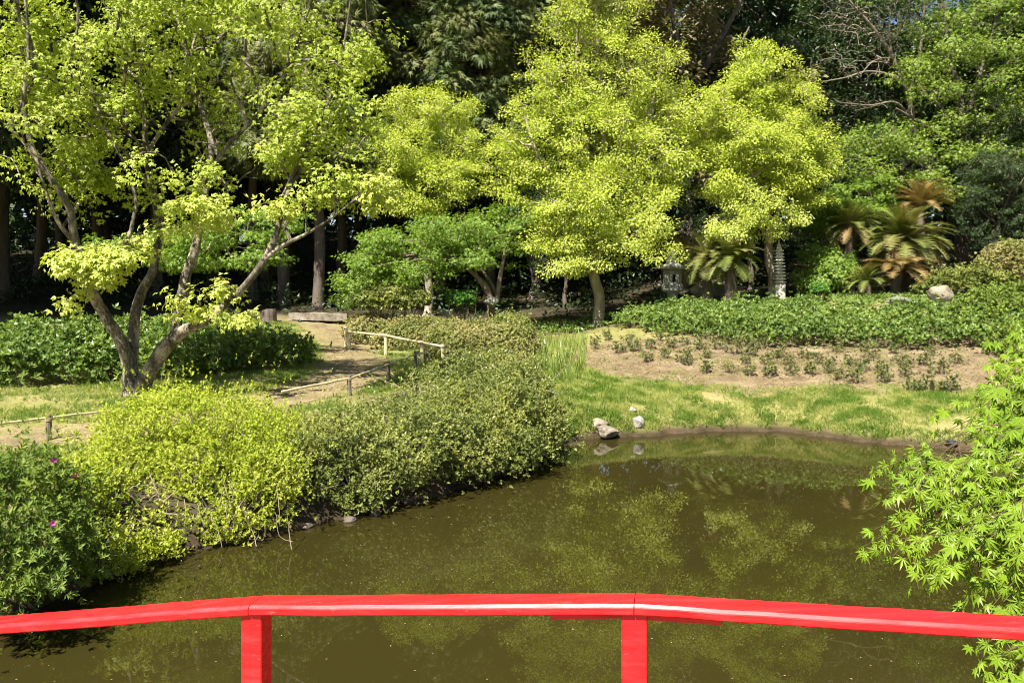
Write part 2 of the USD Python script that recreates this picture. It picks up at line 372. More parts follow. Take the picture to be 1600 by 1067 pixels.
# ------------------------------------------------------------------ terrain
SHORE = np.array([(-4.6, -6), (-4.5, 0), (-4.4, 3), (-4.2, 5.0), (-3.65, 6.4), (-3.2, 7.2), (-2.33, 8.2), (-1.53, 8.96), (-.8, 9.86), (0, 10.95),
                  (.6, 12.2), (1.0, 13.3), (1.7, 13.85), (2.26, 13.9), (3.5, 14.45), (4.75, 14.55), (5.6, 13.8), (6.4, 13.2), (7.2, 12.75),
                  (8.6, 11.4), (8.9, 9.0), (6.8, 6.6), (4.6, 5.2), (3.2, 4.0), (2.75, 2.6), (2.7, 0), (2.9, -6)])
pond = shapely.Polygon(SHORE).buffer(.5).buffer(-1.0).buffer(.5)
CTRL = np.array([
    (5, 15.6, .62), (2.5, 15.5, .58), (8, 14.6, .60), (10, 13.0, .6), (5, 19.5, 1.33), (2.5, 20, 1.2), (9, 18, 1.35), (9, 22, 1.9), (3.5, 27, 1.6), (8, 27, 2.35),
    (14, 24, 2.5), (12, 16, 1.5), (5.5, 26, 2.05), (2.9, 26.9, 1.53), (0, 22, 1.0), (-1, 18, .95), (.5, 16, .7), (.3, 25, 1.15), (-1, 28, 1.5),
    (-5.9, 10, .56), (-6.3, 13, .76), (-2.9, 12, .85), (-3, 15, .9), (-3.4, 21, .95), (-5, 22.5, 1.0), (-6.8, 27, 1.75), (-12, 14, .95), (-10.5, 18, 1.45), (-12, 25, 1.8),
    (-9, 9, .6), (-6, 6, .55), (-6, 2, .6), (-6, -5, .7), (4.2, 2, .7), (5, -5, .8), (6.5, 4.6, .6), (10, 8, .7), (14, 10, 1.0), (-4.6, 17, .95), (-8, 14, .85),
    (-15, 35, 2.6), (0, 36, 2.5), (10, 35, 3.2), (20, 33, 4.2), (0, 60, 9), (-30, 60, 9), (30, 60, 10), (-30, 20, 2), (30, 10, 2.5), (-30, 0, 1.2), (30, -10, 1.5), (0, -30, 1)], float)
_rbf = RBFInterpolator(CTRL[:, :2], CTRL[:, 2], kernel='linear', smoothing=.02)


def axis_coords(lo, hi, step, far, ratio=1.16):
    a = list(np.arange(lo, hi + 1e-6, step))
    s = step
    while a[-1] < far[1]:
        s *= ratio; a.append(a[-1] + s)
    s = step
    while a[0] > far[0]:
        s *= ratio; a.insert(0, a[0] - s)
    return np.array(a)


GX = axis_coords(-10.5, 10.5, .14, (-420, 420))
GY = axis_coords(3, 28, .14, (-420, 420))
XX, YY = np.meshgrid(GX, GY, indexing='ij')
flat = np.stack([XX.ravel(), YY.ravel()], 1)
near = (np.abs(flat[:, 0]) < 55) & (flat[:, 1] > -55) & (flat[:, 1] < 75)
hz = np.full(len(flat), 1.5)
hz[near] = _rbf(flat[near])
far_r = np.hypot(flat[:, 0], flat[:, 1])
hill = np.clip((flat[:, 1] - 45) / 60, 0, 1)
hz[~near] = 1.5 + 9.0 * hill[~near]
side = np.clip((np.hypot(flat[:, 0], flat[:, 1] - 15) - 40) / 30, 0, 1)
hz = hz * (1 - side) + side * (1.5 + 9.0 * hill + 4 * np.clip((far_r - 100) / 200, 0, 1) * (flat[:, 1] > 0))
pts = shapely.points(flat)
sd = np.where(shapely.contains_xy(pond, flat[:, 0], flat[:, 1]), -1, 1) * shapely.distance(pts, pond.exterior)
p3 = np.c_[flat, np.zeros(len(flat))]
sd = sd + (fbm(p3 * 2.6 + 5, 3, 15) - .5) * .16 * np.exp(-(sd / .5) ** 2)
sd = sd + (fbm(p3 * 4.5, 3, 14) - .5) * .22 * np.exp(-(sd / .6) ** 2)
sd = sd + (fbm(p3 * 1.6, 3, 4) - .5) * .55 * np.exp(-(sd / .8) ** 2)
up = np.maximum(sd, 0)
hz = np.maximum(hz, .12) * (1 - np.exp(-up / .55)) * .93 + .10 * (1 - np.exp(-up / .05))
hz = hz + (fbm(p3 * .9, 4, 9) - .5) * .10 * np.clip(up, 0, 1) + (fbm(p3 * 4, 3, 3) - .5) * .08 * np.clip(up * 4, 0, 1) * (far_r < 60)
hz = np.where(sd < 0, -.04 - np.minimum(-sd * .6, .7), hz)
HZ = hz.reshape(XX.shape)
_height = RegularGridInterpolator((GX, GY), HZ, bounds_error=False, fill_value=1.5)


def H(x, y):
    z = _height(np.stack(np.broadcast_arrays(x, y), -1))
    return float(np.ravel(z)[0]) if np.ndim(x) == 0 and np.ndim(y) == 0 else z


def G(px, py, lo=2.0, hi=60.0):
    """Ground point seen at a photo pixel."""
    d = np.linspace(lo, hi, 3000)
    x, z = (px - CX) / F * d, EYE - (py - HY) / F * d
    k = np.argmax(z < H(x, d))
    return np.array([x[k], d[k], H(x[k], d[k])])


PATH = shapely.LineString([(-12, 7.6), (-7.6, 9.2), (-5.0, 10.7), (-3.45, 12.6), (-3.1, 15.5), (-3.9, 19.5), (-5.0, 23.5), (-6.4, 26.6), (-11, 29)]).buffer(.68)
BED = shapely.Polygon([(1.6, 18.2), (2.2, 16.7), (4.5, 15.9), (7.2, 15.3), (9.6, 14.6), (11.5, 15), (11, 19), (8.8, 19.4), (6, 19.9), (3, 21.3), (2.2, 20.6)]).buffer(.3)
BANK_SHADE_SOIL = shapely.Polygon([(-4.9, 4.5), (-4.6, 7.4), (-3.9, 9.0), (-2.9, 10.3), (-2.3, 11.6), (-1.6, 13.6), (-.6, 14.4), (.7, 13.9), (1.0, 12.2), (-1, 8), (-3, 4)])  # left bank humus, its colour darkened for the shade under the bushes
FOREST_AND_BANK = BANK_SHADE_SOIL | shapely.Polygon([(-60, 27.5), (-12, 25.5), (-8, 28.5), (-2.5, 27), (-1.2, 24.5), (2.2, 25.8), (4.2, 27.2), (7, 27.5), (12, 26), (18, 22), (60, 20), (60, 120), (-60, 120)])


def weight(poly, soft, seed):
    s = np.where(shapely.contains_xy(poly, flat[:, 0], flat[:, 1]), 1, -1) * shapely.distance(pts, poly.boundary)
    return np.clip(.5 + (s + (fbm(p3 * 2.5, 3, seed) - .5) * 1.2 * soft) / (2 * soft), 0, 1)


w_path, w_bed, w_forest_bank = weight(PATH, .35, 21), weight(BED, .5, 22), weight(FOREST_AND_BANK, 1.0, 23)
zone = np.stack([w_path, w_bed, w_forest_bank], 1)
_zone = RegularGridInterpolator((GX, GY), zone.reshape(*XX.shape, 3), bounds_error=False, fill_value=0)
_sd = RegularGridInterpolator((GX, GY), sd.reshape(XX.shape), bounds_error=False, fill_value=50)

n0, n1 = XX.shape
idx = np.arange(n0 * n1).reshape(n0, n1)
a, b, c, d_ = idx[:-1, :-1].ravel(), idx[1:, :-1].ravel(), idx[1:, 1:].ravel(), idx[:-1, 1:].ravel()
gv = np.c_[flat, hz]
gf = np.vstack([np.stack([a, b, c], 1), np.stack([a, c, d_], 1)])
gn = np.zeros_like(gv)
fn = np.cross(gv[gf[:, 1]] - gv[gf[:, 0]], gv[gf[:, 2]] - gv[gf[:, 0]])
for k in range(3):
    for ax in range(3):
        gn[:, ax] += np.bincount(gf[:, k], fn[:, ax], len(gv))
gn = unit(gn)
fz = zone[gf].mean(1)
which = np.where(fz[:, 0] > .5, 1, np.where(fz[:, 1] > .5, 2, 0))
for k, (nm, label) in enumerate((('ground', 'grassy and earthy garden ground rising from the pond to the forest'),
                                 ('path', 'trodden pale earth path winding between the hedges'),
                                 ('planting_bed', 'bare brown soil bed planted with rows of seedlings'))):
    ff = gf[which == k]
    used, inv = np.unique(ff, return_inverse=True)
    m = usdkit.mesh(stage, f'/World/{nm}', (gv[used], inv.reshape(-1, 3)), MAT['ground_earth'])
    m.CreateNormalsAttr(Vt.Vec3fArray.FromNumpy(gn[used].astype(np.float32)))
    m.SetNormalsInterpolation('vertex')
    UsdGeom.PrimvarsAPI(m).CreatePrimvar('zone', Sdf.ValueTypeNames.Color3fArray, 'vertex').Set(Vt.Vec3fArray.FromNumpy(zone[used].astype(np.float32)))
    tag(m.GetPrim(), label, nm.replace('_', ' '), kind='structure')

water = trimesh.creation.triangulate_polygon(pond.buffer(.7), engine='earcut')
wv = np.c_[water[0], np.zeros(len(water[0]))]
wf = np.array(water[1])
if np.cross(wv[wf[0, 1]] - wv[wf[0, 0]], wv[wf[0, 2]] - wv[wf[0, 0]])[2] < 0:
    wf = wf[:, ::-1]
solo('pond_water', (wv, wf), 'pond_water', 'still murky olive brown pond reflecting the trees', 'pond', kind='structure')


# ------------------------------------------------------------------ plant builders
def sample_blobs(rng, blobs, n, inner=.3, ns=.9, thr=.40, seed=0, zmin=-1e9):
    """Cluster centres in a union of ellipsoids (centre, radii), thinned by noise into clumps. Returns centres and outward directions."""
    c = np.array([b_[0] for b_ in blobs], float); r = np.array([b_[1] for b_ in blobs], float)
    area = (r[:, 0] * r[:, 1] + r[:, 0] * r[:, 2] + r[:, 1] * r[:, 2])
    P_, O_ = [], []
    got = 0
    while got < n:
        k = rng.choice(len(blobs), 2 * n, p=area / area.sum())
        d = randdir(rng, 2 * n)
        u = inner + (1 - inner) * rng.random(2 * n) ** .5
        p = c[k] + d * r[k] * u[:, None]
        p = c[k] + (p - c[k]) * (1 + 1.1 * (fbm(p * ns * 1.15 + 7, 3, seed + 1) - .5))[:, None] + rng.normal(size=p.shape) * .06 * r[k]
        ok = (fbm(p * ns, 3, seed) > thr) & (p[:, 2] > zmin)
        P_.append(p[ok]); O_.append(unit(d / r[k])[ok]); got += ok.sum()
    return np.vstack(P_)[:n], np.vstack(O_)[:n]


def grow(rng, limbs, C, wander=.12, sag=0.0):
    """Joins every cluster to the nearest wood so that branches fork towards the crown. limbs: rows x, y, z, r."""
    pos, par, rad, plen = [], [], [], []
    for L in limbs:
        q = resample(L, .25)
        last = -1
        acc = 0.0
        for row in q:
            if last >= 0:
                acc += np.linalg.norm(row[:3] - pos[last])
            pos.append(row[:3]); par.append(last); rad.append(row[3]); plen.append(acc)
            last = len(pos) - 1
    nl = len(pos)
    N = nl + 5 * len(C)
    A = np.zeros((N, 3)); A[:nl] = pos
    pl = np.zeros(N); pl[:nl] = plen
    parent = np.full(N, -1); parent[:nl] = par
    cnt = np.zeros(N, int)
    m = nl
    order = np.argsort([np.min(np.linalg.norm(A[:nl] - c_, axis=1)) for c_ in C])
    tips = []
    for o in order:
        d = np.linalg.norm(A[:m] - C[o], axis=1)
        s = int(np.argmin(d + .30 * pl[:m]))
        start, k = A[s].copy(), 3 if d[s] < .8 else 5
        vec = C[o] - start
        bend = rng.normal(size=3) * wander * d[s] + np.array([0, 0, .12 - sag]) * d[s]
        last = s
        for t in np.linspace(0, 1, k + 1)[1:]:
            A[m] = start + vec * t + bend * 4 * t * (1 - t) * .5
            parent[m] = last; pl[m] = pl[last] + d[s] / k
            last = m; m += 1
        tips.append(last)
    for t in tips:
        while t >= 0:
            cnt[t] += 1; t = parent[t]
    seg = np.arange(nl, m)
    return A, parent, cnt, seg, np.array(rad)


def branch_mesh(g, rmin=.008, k=.012, power=.5, rmax=.12, sides=4):
    A, parent, cnt, seg, rad = g
    R = np.minimum(rmin + k * np.maximum(cnt - 1, 0) ** power, rmax)
    pa = parent[seg]
    ra = np.where(pa < len(rad), np.minimum(R[seg] * 1.25, rad[np.minimum(pa, len(rad) - 1)] * .9), R[pa])
    return cones(A[pa], A[seg], ra, R[seg] * .97, sides)


def crown(rng, C, O, n, rc, flat_, tm, size, droop=.3, upb=.8, outb=.5, jit=.6, sparse=1.0):
    """Leaves in flattened tufts round the cluster centres."""
    M = len(C)
    sc = rng.uniform(.6, 1.25, M)
    i = np.repeat(np.arange(M), (n * rng.uniform(.6, 1.3, M) * sc).astype(int) + 1)
    N = len(i)
    off = randdir(rng, N) * (rng.random(N) ** .45 * rc * sc[i])[:, None]
    off[:, 2] *= flat_
    off[:, 2] -= droop * .5 * (off[:, 0] ** 2 + off[:, 1] ** 2) / rc
    pos = C[i] + off
    axis = unit(off) * .9 + O[i] * .5 + np.array([0, 0, -droop]) + rng.normal(size=(N, 3)) * jit * .7
    nrm = np.array([0, 0, upb * .5]) + SUN_DIR * .75 + O[i] * outb + rng.normal(size=(N, 3)) * jit * .75   # leaves turn to the light
    return leaves(tm, pos, axis, nrm, rng.uniform(size[0], size[1], N))


def blob(px, py, d, rx, rz, ry):
    """Ellipsoid from photo pixels: centre, half width and half height in pixels at depth d; ry metres deep."""
    return P(px, py, d), (rx / F * d, ry, rz / F * d)


def tree(name, label, cat, base, limbs, blobs, nclus, nleaf, rc, size, leafm, barkm, seed, tm=DIAMOND, flat_=.6, inner=.3, ns=.9, thr=.40, droop=.3,
         group=None, branchm=None, zmin=-1e9, sides=9, rk=.012, extra=None, upb=.45, outb=.75, sag=0.0):
    rng = np.random.default_rng(seed)
    t = thing(name, label, cat, base, group)
    part(t, 'trunk', join([limb_mesh(L, sides, seed=seed + i) for i, L in enumerate(limbs)]), barkm, smooth=True)
    C, O = sample_blobs(rng, blobs, nclus, inner, ns, thr, seed, zmin)
    part(t, 'branches', branch_mesh(grow(rng, limbs, C, sag=sag), k=rk), branchm or barkm, smooth=False, kind='stuff')
    part(t, 'crown', crown(rng, C, O, nleaf, rc, flat_, tm, size, droop, upb, outb), leafm, kind='stuff')
    if extra:
        eb, en, enl, em = extra
        C, O = sample_blobs(rng, eb, en, .3, 1.3, .38, seed + 5)
        part(t, 'pale_foliage', crown(rng, C, O, enl, rc, flat_, tm, size, droop, upb, outb), em, kind='stuff', label='paler cream coloured leaves low on the crown')
    return t


def trunk_line(base, top, r0, r1, rng, wob=.06, n=6, flare=1.6):
    t = np.linspace(0, 1, n)
    p = np.asarray(base)[None] * (1 - t[:, None]) + np.asarray(top)[None] * t[:, None]
    p[1:-1, :2] += rng.normal(size=(n - 2, 2)) * wob
    r = r0 * (1 - t) + r1 * t
    rows = np.c_[p, r]
    foot = rows[0].copy(); foot[2] -= .25; foot[3] *= flare
    second = rows[0].copy(); second[2] += .02; second[3] *= 1.25
    third = rows[0] * .9 + rows[1] * .1
    return np.vstack([foot, second, third, rows[1:]])


def shell_points(rng, blobs, n, lump=.18, ns=2.2, seed=0, depth=.10, low=-.55, keep=.82, hollow=1.0):
    """Points and outward directions over the lumpy outside of a union of ellipsoids."""
    c = np.array([b_[0] for b_ in blobs], float); r = np.array([b_[1] for b_ in blobs], float)
    area = (r[:, 0] * r[:, 1] + r[:, 0] * r[:, 2] + r[:, 1] * r[:, 2])
    Ps, Os, got = [], [], 0
    for _ in range(40):
        m = 2 * n
        k = rng.choice(len(c), m, p=area / area.sum())
        d = randdir(rng, m)
        d = d[(d[:, 2] > low)]; k = k[:len(d)]; m = len(d)
        p0 = c[k] + d * r[k]
        l = 1 + lump * 2 * (fbm(p0 * ns, 3, seed) - .5)
        p = c[k] + d * r[k] * l[:, None]
        o = unit(d / r[k])
        p = p - o * (rng.exponential(depth, m)[:, None])
        p = p - o * (np.clip(.50 - fbm(p0 * ns * 2.1, 3, seed + 3), 0, .22) * 1.9 * r[k].min(1) * hollow)[:, None]   # dark hollows between the shoots
        stray = rng.random(m) < .26                                  # shoots that stand out
        p = p + np.where(stray, rng.exponential(depth * 1.6, m), 0)[:, None] * unit(o + [0, 0, .5])
        inside = np.zeros(m, bool)
        for q in range(len(c)):
            e = (((p - c[q]) / r[q]) ** 2).sum(1)
            inside |= (e < keep ** 2) & (k != q)
        p, o = p[~inside], o[~inside]
        Ps.append(p); Os.append(o); got += len(p)
        if got >= n:
            break
    return np.vstack(Ps)[:n], np.vstack(Os)[:n]


def sprigs(rng, C, O, k, tm, size, spread=.75, upb=.35, jit=.35, reach=.35):
    """Whorls of k leaves round each shoot tip."""
    M = len(C)
    ax = unit(O * .8 + np.array([0, 0, upb]) + rng.normal(size=(M, 3)) * jit)
    ref = unit(np.cross(ax, rng.normal(size=(M, 3))))
    oth = np.cross(ax, ref)
    ang = (np.arange(k) * 2.399)[None] + rng.random((M, 1)) * 6.28
    tilt = spread * rng.uniform(.55, 1.35, (M, k))
    rad = np.cos(ang)[..., None] * ref[:, None] + np.sin(ang)[..., None] * oth[:, None]
    axis = ax[:, None] * np.cos(tilt)[..., None] + rad * np.sin(tilt)[..., None]
    nrm = ax[:, None] * np.sin(tilt)[..., None] - rad * np.cos(tilt)[..., None] + SUN_DIR * .6 + rng.normal(size=(M, k, 3)) * .2
    s = rng.uniform(size[0], size[1], (M, k)) * rng.uniform(.75, 1.2, (M, 1))
    pos = C[:, None] - ax[:, None] * (rng.random((M, k, 1)) * reach * size[1])
    return pos.reshape(-1, 3), axis.reshape(-1, 3), nrm.reshape(-1, 3), s.ravel()


def stem_mesh(rng, base_pts, tips, r=.008, wander=.12):
    a = base_pts[rng.integers(0, len(base_pts), len(tips))]
    L = np.linalg.norm(tips - a, axis=1, keepdims=True)
    mid = a * .5 + tips * .5 + rng.normal(size=a.shape) * wander * L + np.array([0, 0, .05]) * L
    n = len(a)
    return cones(np.vstack([a, mid]), np.vstack([mid, tips]), np.r_[np.full(n, r * 1.5), np.full(n, r)], np.r_[np.full(n, r), np.full(n, r * .4)], 4)


def shrub(name, label, cat, blobs, n, k, size, leafm, seed, tm=DIAMOND, lump=.18, ns=2.2, depth=.10, low=-.55, nst=160, group=None, stemm='twig', ground=True, spread=.75,
          upb=.35, inside=.25, stem_r=.007, zfloor=None, reach=.35):
    rng = np.random.default_rng(seed)
    c0 = np.mean([b_[0] for b_ in blobs], axis=0)
    base = np.array([c0[0], c0[1], float(H(c0[0], c0[1]))])
    t = thing(name, label, cat, base, group)
    C, O = shell_points(rng, blobs, n, lump, ns, seed, depth, low)
    if inside:
        C2, O2 = shell_points(rng, [(b_[0], np.array(b_[1]) * .8) for b_ in blobs], int(n * inside), lump, ns, seed, depth, low)
        C, O = np.vstack([C, C2]), np.vstack([O, O2])
    if zfloor is None:
        ok = C[:, 2] > np.maximum(H(C[:, 0], C[:, 1]), 0) + .02
    else:
        ok = C[:, 2] > zfloor
    C, O = C[ok], O[ok]
    part(t, 'foliage', leaves(tm, *sprigs(rng, C, O, k, tm, size, spread, upb, reach=reach)), leafm, kind='stuff')
    bp = []
    for b_ in blobs:
        q = np.asarray(b_[0])[:2] + rng.normal(size=(5, 2)) * .18 * np.asarray(b_[1])[:2]
        bp.append(np.c_[q, np.maximum(H(q[:, 0], q[:, 1]), .02) - .03])
    bp = np.vstack(bp)
    bp = bp[bp[:, 2] > .10] if (bp[:, 2] > .10).sum() > 4 else bp
    tips = C[rng.integers(0, len(C), nst * 2)]
    dmin = np.min(np.linalg.norm(tips[:, None] - bp[None], axis=2), axis=1)
    tips = tips[dmin < (1.8 if zfloor is None else .5)][:nst]
    nst = len(tips)
    near_base = bp[np.argmin(np.linalg.norm(tips[:, None] - bp[None] + rng.normal(size=(nst, len(bp), 3)) * .12, axis=2), axis=1)]
    L = np.linalg.norm(tips - near_base, axis=1, keepdims=True)
    mid = near_base * .55 + tips * .45 + rng.normal(size=tips.shape) * .10 * L + np.array([0, 0, .08]) * L
    part(t, 'stems', cones(np.vstack([near_base, mid]), np.vstack([mid, tips]), np.r_[np.full(nst, stem_r * 1.7), np.full(nst, stem_r)], np.r_[np.full(nst, stem_r), np.full(nst, stem_r * .4)], 4), stemm, kind='stuff')
    return t, C, O


def rock(center, size, seed, sub=3, amp=.22, sharp=.0):
    m = trimesh.creation.icosphere(sub, 1.0)
    v = np.array(m.vertices)
    rng = np.random.default_rng(seed)
    for _ in range(9):                                # a few broken faces
        nrm = unit(rng.normal(size=3)); h = rng.uniform(.62, .9)
        dd = v @ nrm
        v = np.where((dd > h)[:, None], v - nrm * (dd - h)[:, None] * .9, v)
    v = v * (1 + (fbm(v * 1.7 + seed * 3.1, 4, seed) - .5) * 2 * amp)[:, None]
    return v * np.asarray(size) + np.asarray(center), np.array(m.faces)

# ------------------------------------------------------------------ the red footbridge the picture is taken from
rng = np.random.default_rng(11)
LINE = lambda x: 1.724 - .21 * x
u_dir = unit(np.array([1.0, -.21, 0])); n_dir = np.array([-u_dir[1] * -1, 0, 0])
n_dir = np.array([.21, 1.0, 0]) / math.hypot(.21, 1.0)           # away from the camera, across the rail
PX_POST = [-3.18, -2.32, -1.46, -.60, .26, 1.12, 1.98, 2.84]
RAIL_Z = [z_ + .0145 for z_ in (1.13, 1.36, 1.53, 1.66, 1.733, 1.747, 1.70, 1.60)]
bridge = thing('footbridge', 'red painted wooden arched footbridge whose handrail crosses the foreground', 'bridge', (0, LINE(0), .9))


def rail_pt(i, n=0.0, z=0.0, along=0.0):
    return np.array([PX_POST[i], LINE(PX_POST[i]), RAIL_Z[i]]) + n_dir * n + np.array([0, 0, z]) + u_dir * along


def sweep_profile(prof, p0, p1, mid=6, seed=0):
    """Profile of (across, up) points carried from p0 to p1 with upright ends, edges very slightly worn."""
    rows = []
    ts = np.linspace(0, 1, mid + 1)
    for t in ts:
        o = p0 * (1 - t) + p1 * t
        rows.append(o + np.outer(prof[:, 0], n_dir) + np.outer(prof[:, 1], [0, 0, 1]))
    v = np.vstack(rows)
    v = v + (fbm(v * 9, 3, seed)[:, None] - .5) * .0035 * np.array([0, 1, 1])
    k = len(prof)
    i, j = np.meshgrid(np.arange(mid), np.arange(k), indexing='ij')
    q = np.stack([i * k + j, i * k + (j + 1) % k, (i + 1) * k + (j + 1) % k, (i + 1) * k + j], -1).reshape(-1, 4)
    f = [q[:, [0, 1, 2]], q[:, [0, 2, 3]]]
    cap = np.array([(0, a_ + 1, a_) for a_ in range(1, k - 1)])
    f += [cap, cap[:, ::-1] + mid * k]
    f = np.vstack(f)
    m = trimesh.Trimesh(v, f, process=False)
    m.fix_normals()
    return tri(m)


RP = np.array([(-.036, .003), (-.033, .000), (.033, .000), (.036, .003), (.036, .017), (.034, .021), (.030, .0235), (-.0285, .0235), (-.0300, .0228), (-.0350, .0172), (-.036, .0150)])
for i in range(len(PX_POST) - 1):
    part(bridge, 'handrail', sweep_profile(RP, rail_pt(i, along=.0012), rail_pt(i + 1, along=-.0012), 10, i), 'red_paint', label='section of red handrail with a bevelled edge')
PP = np.array([(-.026, -.0235), (-.0235, -.026), (.0235, -.026), (.026, -.0235), (.026, .0235), (.0235, .026), (-.0235, .026), (-.026, .0235)])
DECK_Z = [z_ - .80 for z_ in RAIL_Z]
for i in range(len(PX_POST)):
    c0 = rail_pt(i, n=.001)
    rows = []
    for zt in (DECK_Z[i] + .02, RAIL_Z[i] - .001):
        rows.append(np.array([c0[0], c0[1], zt]) + np.outer(PP[:, 0], u_dir) + np.outer(PP[:, 1], n_dir))
    hull = trimesh.convex.convex_hull(np.vstack(rows))
    part(bridge, 'post', tri(hull), 'red_paint')
for i in (1, 4):
    pr = np.array([(-.010, -.0175), (.024, -.0175), (.024, -.002), (-.010, -.002)])
    s0 = (RAIL_Z[i] - RAIL_Z[i - 1]) / .86; s1 = (RAIL_Z[i + 1] - RAIL_Z[i]) / .86
    for sgn, sl in ((-1, s0), (1, s1)):
        a0 = rail_pt(i, along=sgn * .0265); b0 = rail_pt(i, along=sgn * .178) + np.array([0, 0, sgn * .178 * sl])
        part(bridge, 'joint_plate', sweep_profile(pr, a0, b0, 3, i), 'red_paint', label='short plate under the handrail joint')
for i in range(len(PX_POST) - 1):
    for n_ in (.0, -1.7):
        a0 = rail_pt(i); b0 = rail_pt(i + 1)
        a0[2], b0[2] = DECK_Z[i] - .10, DECK_Z[i + 1] - .10
        part(bridge, 'side_beam', sweep_profile(np.array([(-.05 + n_, -.10), (.05 + n_, -.10), (.05 + n_, .10), (-.05 + n_, .10)]), a0, b0, 2, i), 'red_paint')
    a0 = rail_pt(i); b0 = rail_pt(i + 1)
    a0[2], b0[2] = DECK_Z[i] + .03, DECK_Z[i + 1] + .03
    part(bridge, 'deck', sweep_profile(np.array([(-1.9, -.025), (-.07, -.025), (-.07, .0), (-1.9, .0)]), a0, b0, 3, i), 'twig', label='plank deck of the bridge')

# ------------------------------------------------------------------ the spring trees round the pond
rng = np.random.default_rng(5)
# big many-stemmed maple on the left bank, traced limb by limb
D = 13.0


def L_(*rows):
    """Limb rows given as photo px, py, depth, radius in photo px."""
    return np.array([np.r_[P(r[0], r[1], r[2]), r[3] * .68 / F * r[2]] for r in rows])


bl = P(208, 628, D); bl[2] = float(H(bl[0], bl[1]))
maple_limbs = [
    L_((207, 660, 13, 30), (207, 632, 13, 25), (206, 600, 13, 20), (203, 575, 13, 17), (190, 535, 12.9, 14), (165, 495, 12.8, 12.5), (143, 455, 12.6, 12), (128, 415, 12.4, 11), (117, 375, 12.2, 9.5), (110, 330, 12.0, 8.5),
       (80, 280, 11.8, 7.5), (48, 225, 11.7, 6.5), (38, 160, 11.6, 5), (45, 80, 11.5, 4), (40, 0, 11.4, 3), (30, -80, 11.3, 2)),
    L_((205, 585, 13.0, 14), (208, 545, 13.1, 13), (210, 500, 13.2, 12), (222, 455, 13.3, 11), (240, 420, 13.4, 9.5), (248, 365, 13.5, 9), (240, 300, 13.6, 8), (228, 240, 13.7, 7), (226, 170, 13.8, 6), (222, 90, 13.9, 4.5), (232, 0, 14, 3.2), (225, -90, 14, 2)),
    L_((218, 622, 13.0, 19), (226, 595, 12.9, 18), (246, 560, 12.8, 17), (268, 532, 12.7, 16), (290, 515, 12.6, 13), (325, 500, 12.5, 9.5), (350, 478, 12.4, 9), (380, 450, 12.3, 8.5), (412, 408, 12.2, 8), (432, 365, 12.2, 7),
       (445, 315, 12.3, 6), (470, 262, 12.4, 5), (500, 190, 12.5, 4), (530, 110, 12.6, 3), (545, 20, 12.7, 2.2), (555, -60, 12.8, 1.5)),
    L_((274, 525, 12.7, 13), (278, 490, 12.8, 11.5), (288, 440, 13.0, 11), (303, 395, 13.1, 10.5), (313, 345, 13.2, 9.5), (322, 290, 13.4, 8.5), (330, 235, 13.6, 7.5), (315, 170, 13.8, 6), (298, 110, 14, 5), (280, 40, 14.2, 3.5), (262, -60, 14.3, 2)),
    L_((117, 378, 12.2, 6), (90, 345, 12.0, 4.5), (72, 300, 11.9, 3.8), (58, 255, 11.8, 3), (20, 205, 11.7, 2.5), (-30, 170, 11.7, 2)),
    L_((128, 430, 12.5, 6), (160, 432, 12.5, 6), (178, 425, 12.4, 5.5), (186, 395, 12.4, 5), (205, 360, 12.4, 4.5), (212, 320, 12.5, 3.5), (195, 260, 12.6, 3), (160, 190, 12.7, 2.5), (135, 100, 12.8, 2)),
    L_((412, 408, 12.2, 5), (445, 382, 12.1, 4.8), (480, 365, 12.0, 4), (512, 345, 11.9, 3), (545, 320, 11.8, 2)),
    L_((322, 290, 13.4, 6), (350, 235, 13.3, 5), (392, 190, 13.1, 4.2), (430, 140, 12.9, 3.5), (460, 80, 12.7, 2.8), (480, 0, 12.6, 2)),
    L_((228, 240, 13.7, 5), (262, 190, 13.9, 4.5), (290, 150, 14, 4), (300, 80, 14.1, 3.2), (330, 0, 14.2, 2.4)),
    L_((240, 300, 13.6, 4.5), (205, 250, 13.8, 4), (165, 200, 14, 3.5), (120, 130, 14.1, 3), (95, 50, 14.2, 2)),
]
t = thing('broad_maple', 'big multi stemmed maple with forked mottled trunk at the left path', 'tree', bl)
part(t, 'trunk', join([limb_mesh(L, 12, .10, .13, seed=40 + i) for i, L in enumerate(maple_limbs)]), 'grey_bark', smooth=True)
mb = [blob(60, 40, 12, 150, 110, 1.4), blob(230, 60, 13.4, 170, 110, 2.0), blob(420, 40, 12.8, 150, 100, 1.7), blob(540, 60, 12.4, 70, 120, .9), blob(30, 180, 12, 110, 90, 1.2),
      blob(180, 190, 13.2, 120, 80, 1.5), blob(330, 180, 13.6, 90, 80, 1.4), blob(480, 150, 12.3, 90, 80, 1.1), blob(210, 290, 12.6, 110, 60, 1.1), blob(300, -60, 13, 260, 100, 2.4), blob(560, 180, 12.2, 40, 60, .6),
      blob(330, 270, 13.2, 60, 45, .8), blob(110, 270, 12.2, 70, 50, .8), blob(510, 290, 12.0, 70, 45, .6), blob(450, 230, 12.4, 60, 50, .7)]
r_ = np.random.default_rng(41)
C, O = sample_blobs(r_, mb, 1150, .08, 1.6, .525, 41)
lowb = [blob(115, 410, 11.9, 38, 30, .5), blob(180, 400, 12.1, 62, 26, .5), blob(110, 455, 11.9, 36, 22, .35), blob(150, 425, 12.1, 44, 26, .4), blob(320, 330, 12.5, 50, 32, .5), blob(250, 370, 12.7, 40, 28, .4),
        blob(310, 480, 12.2, 48, 36, .4), blob(375, 488, 12.1, 26, 20, .3), blob(345, 460, 12.3, 40, 24, .35), blob(590, 300, 12.0, 30, 36, .4), blob(430, 320, 12.0, 50, 25, .4)]
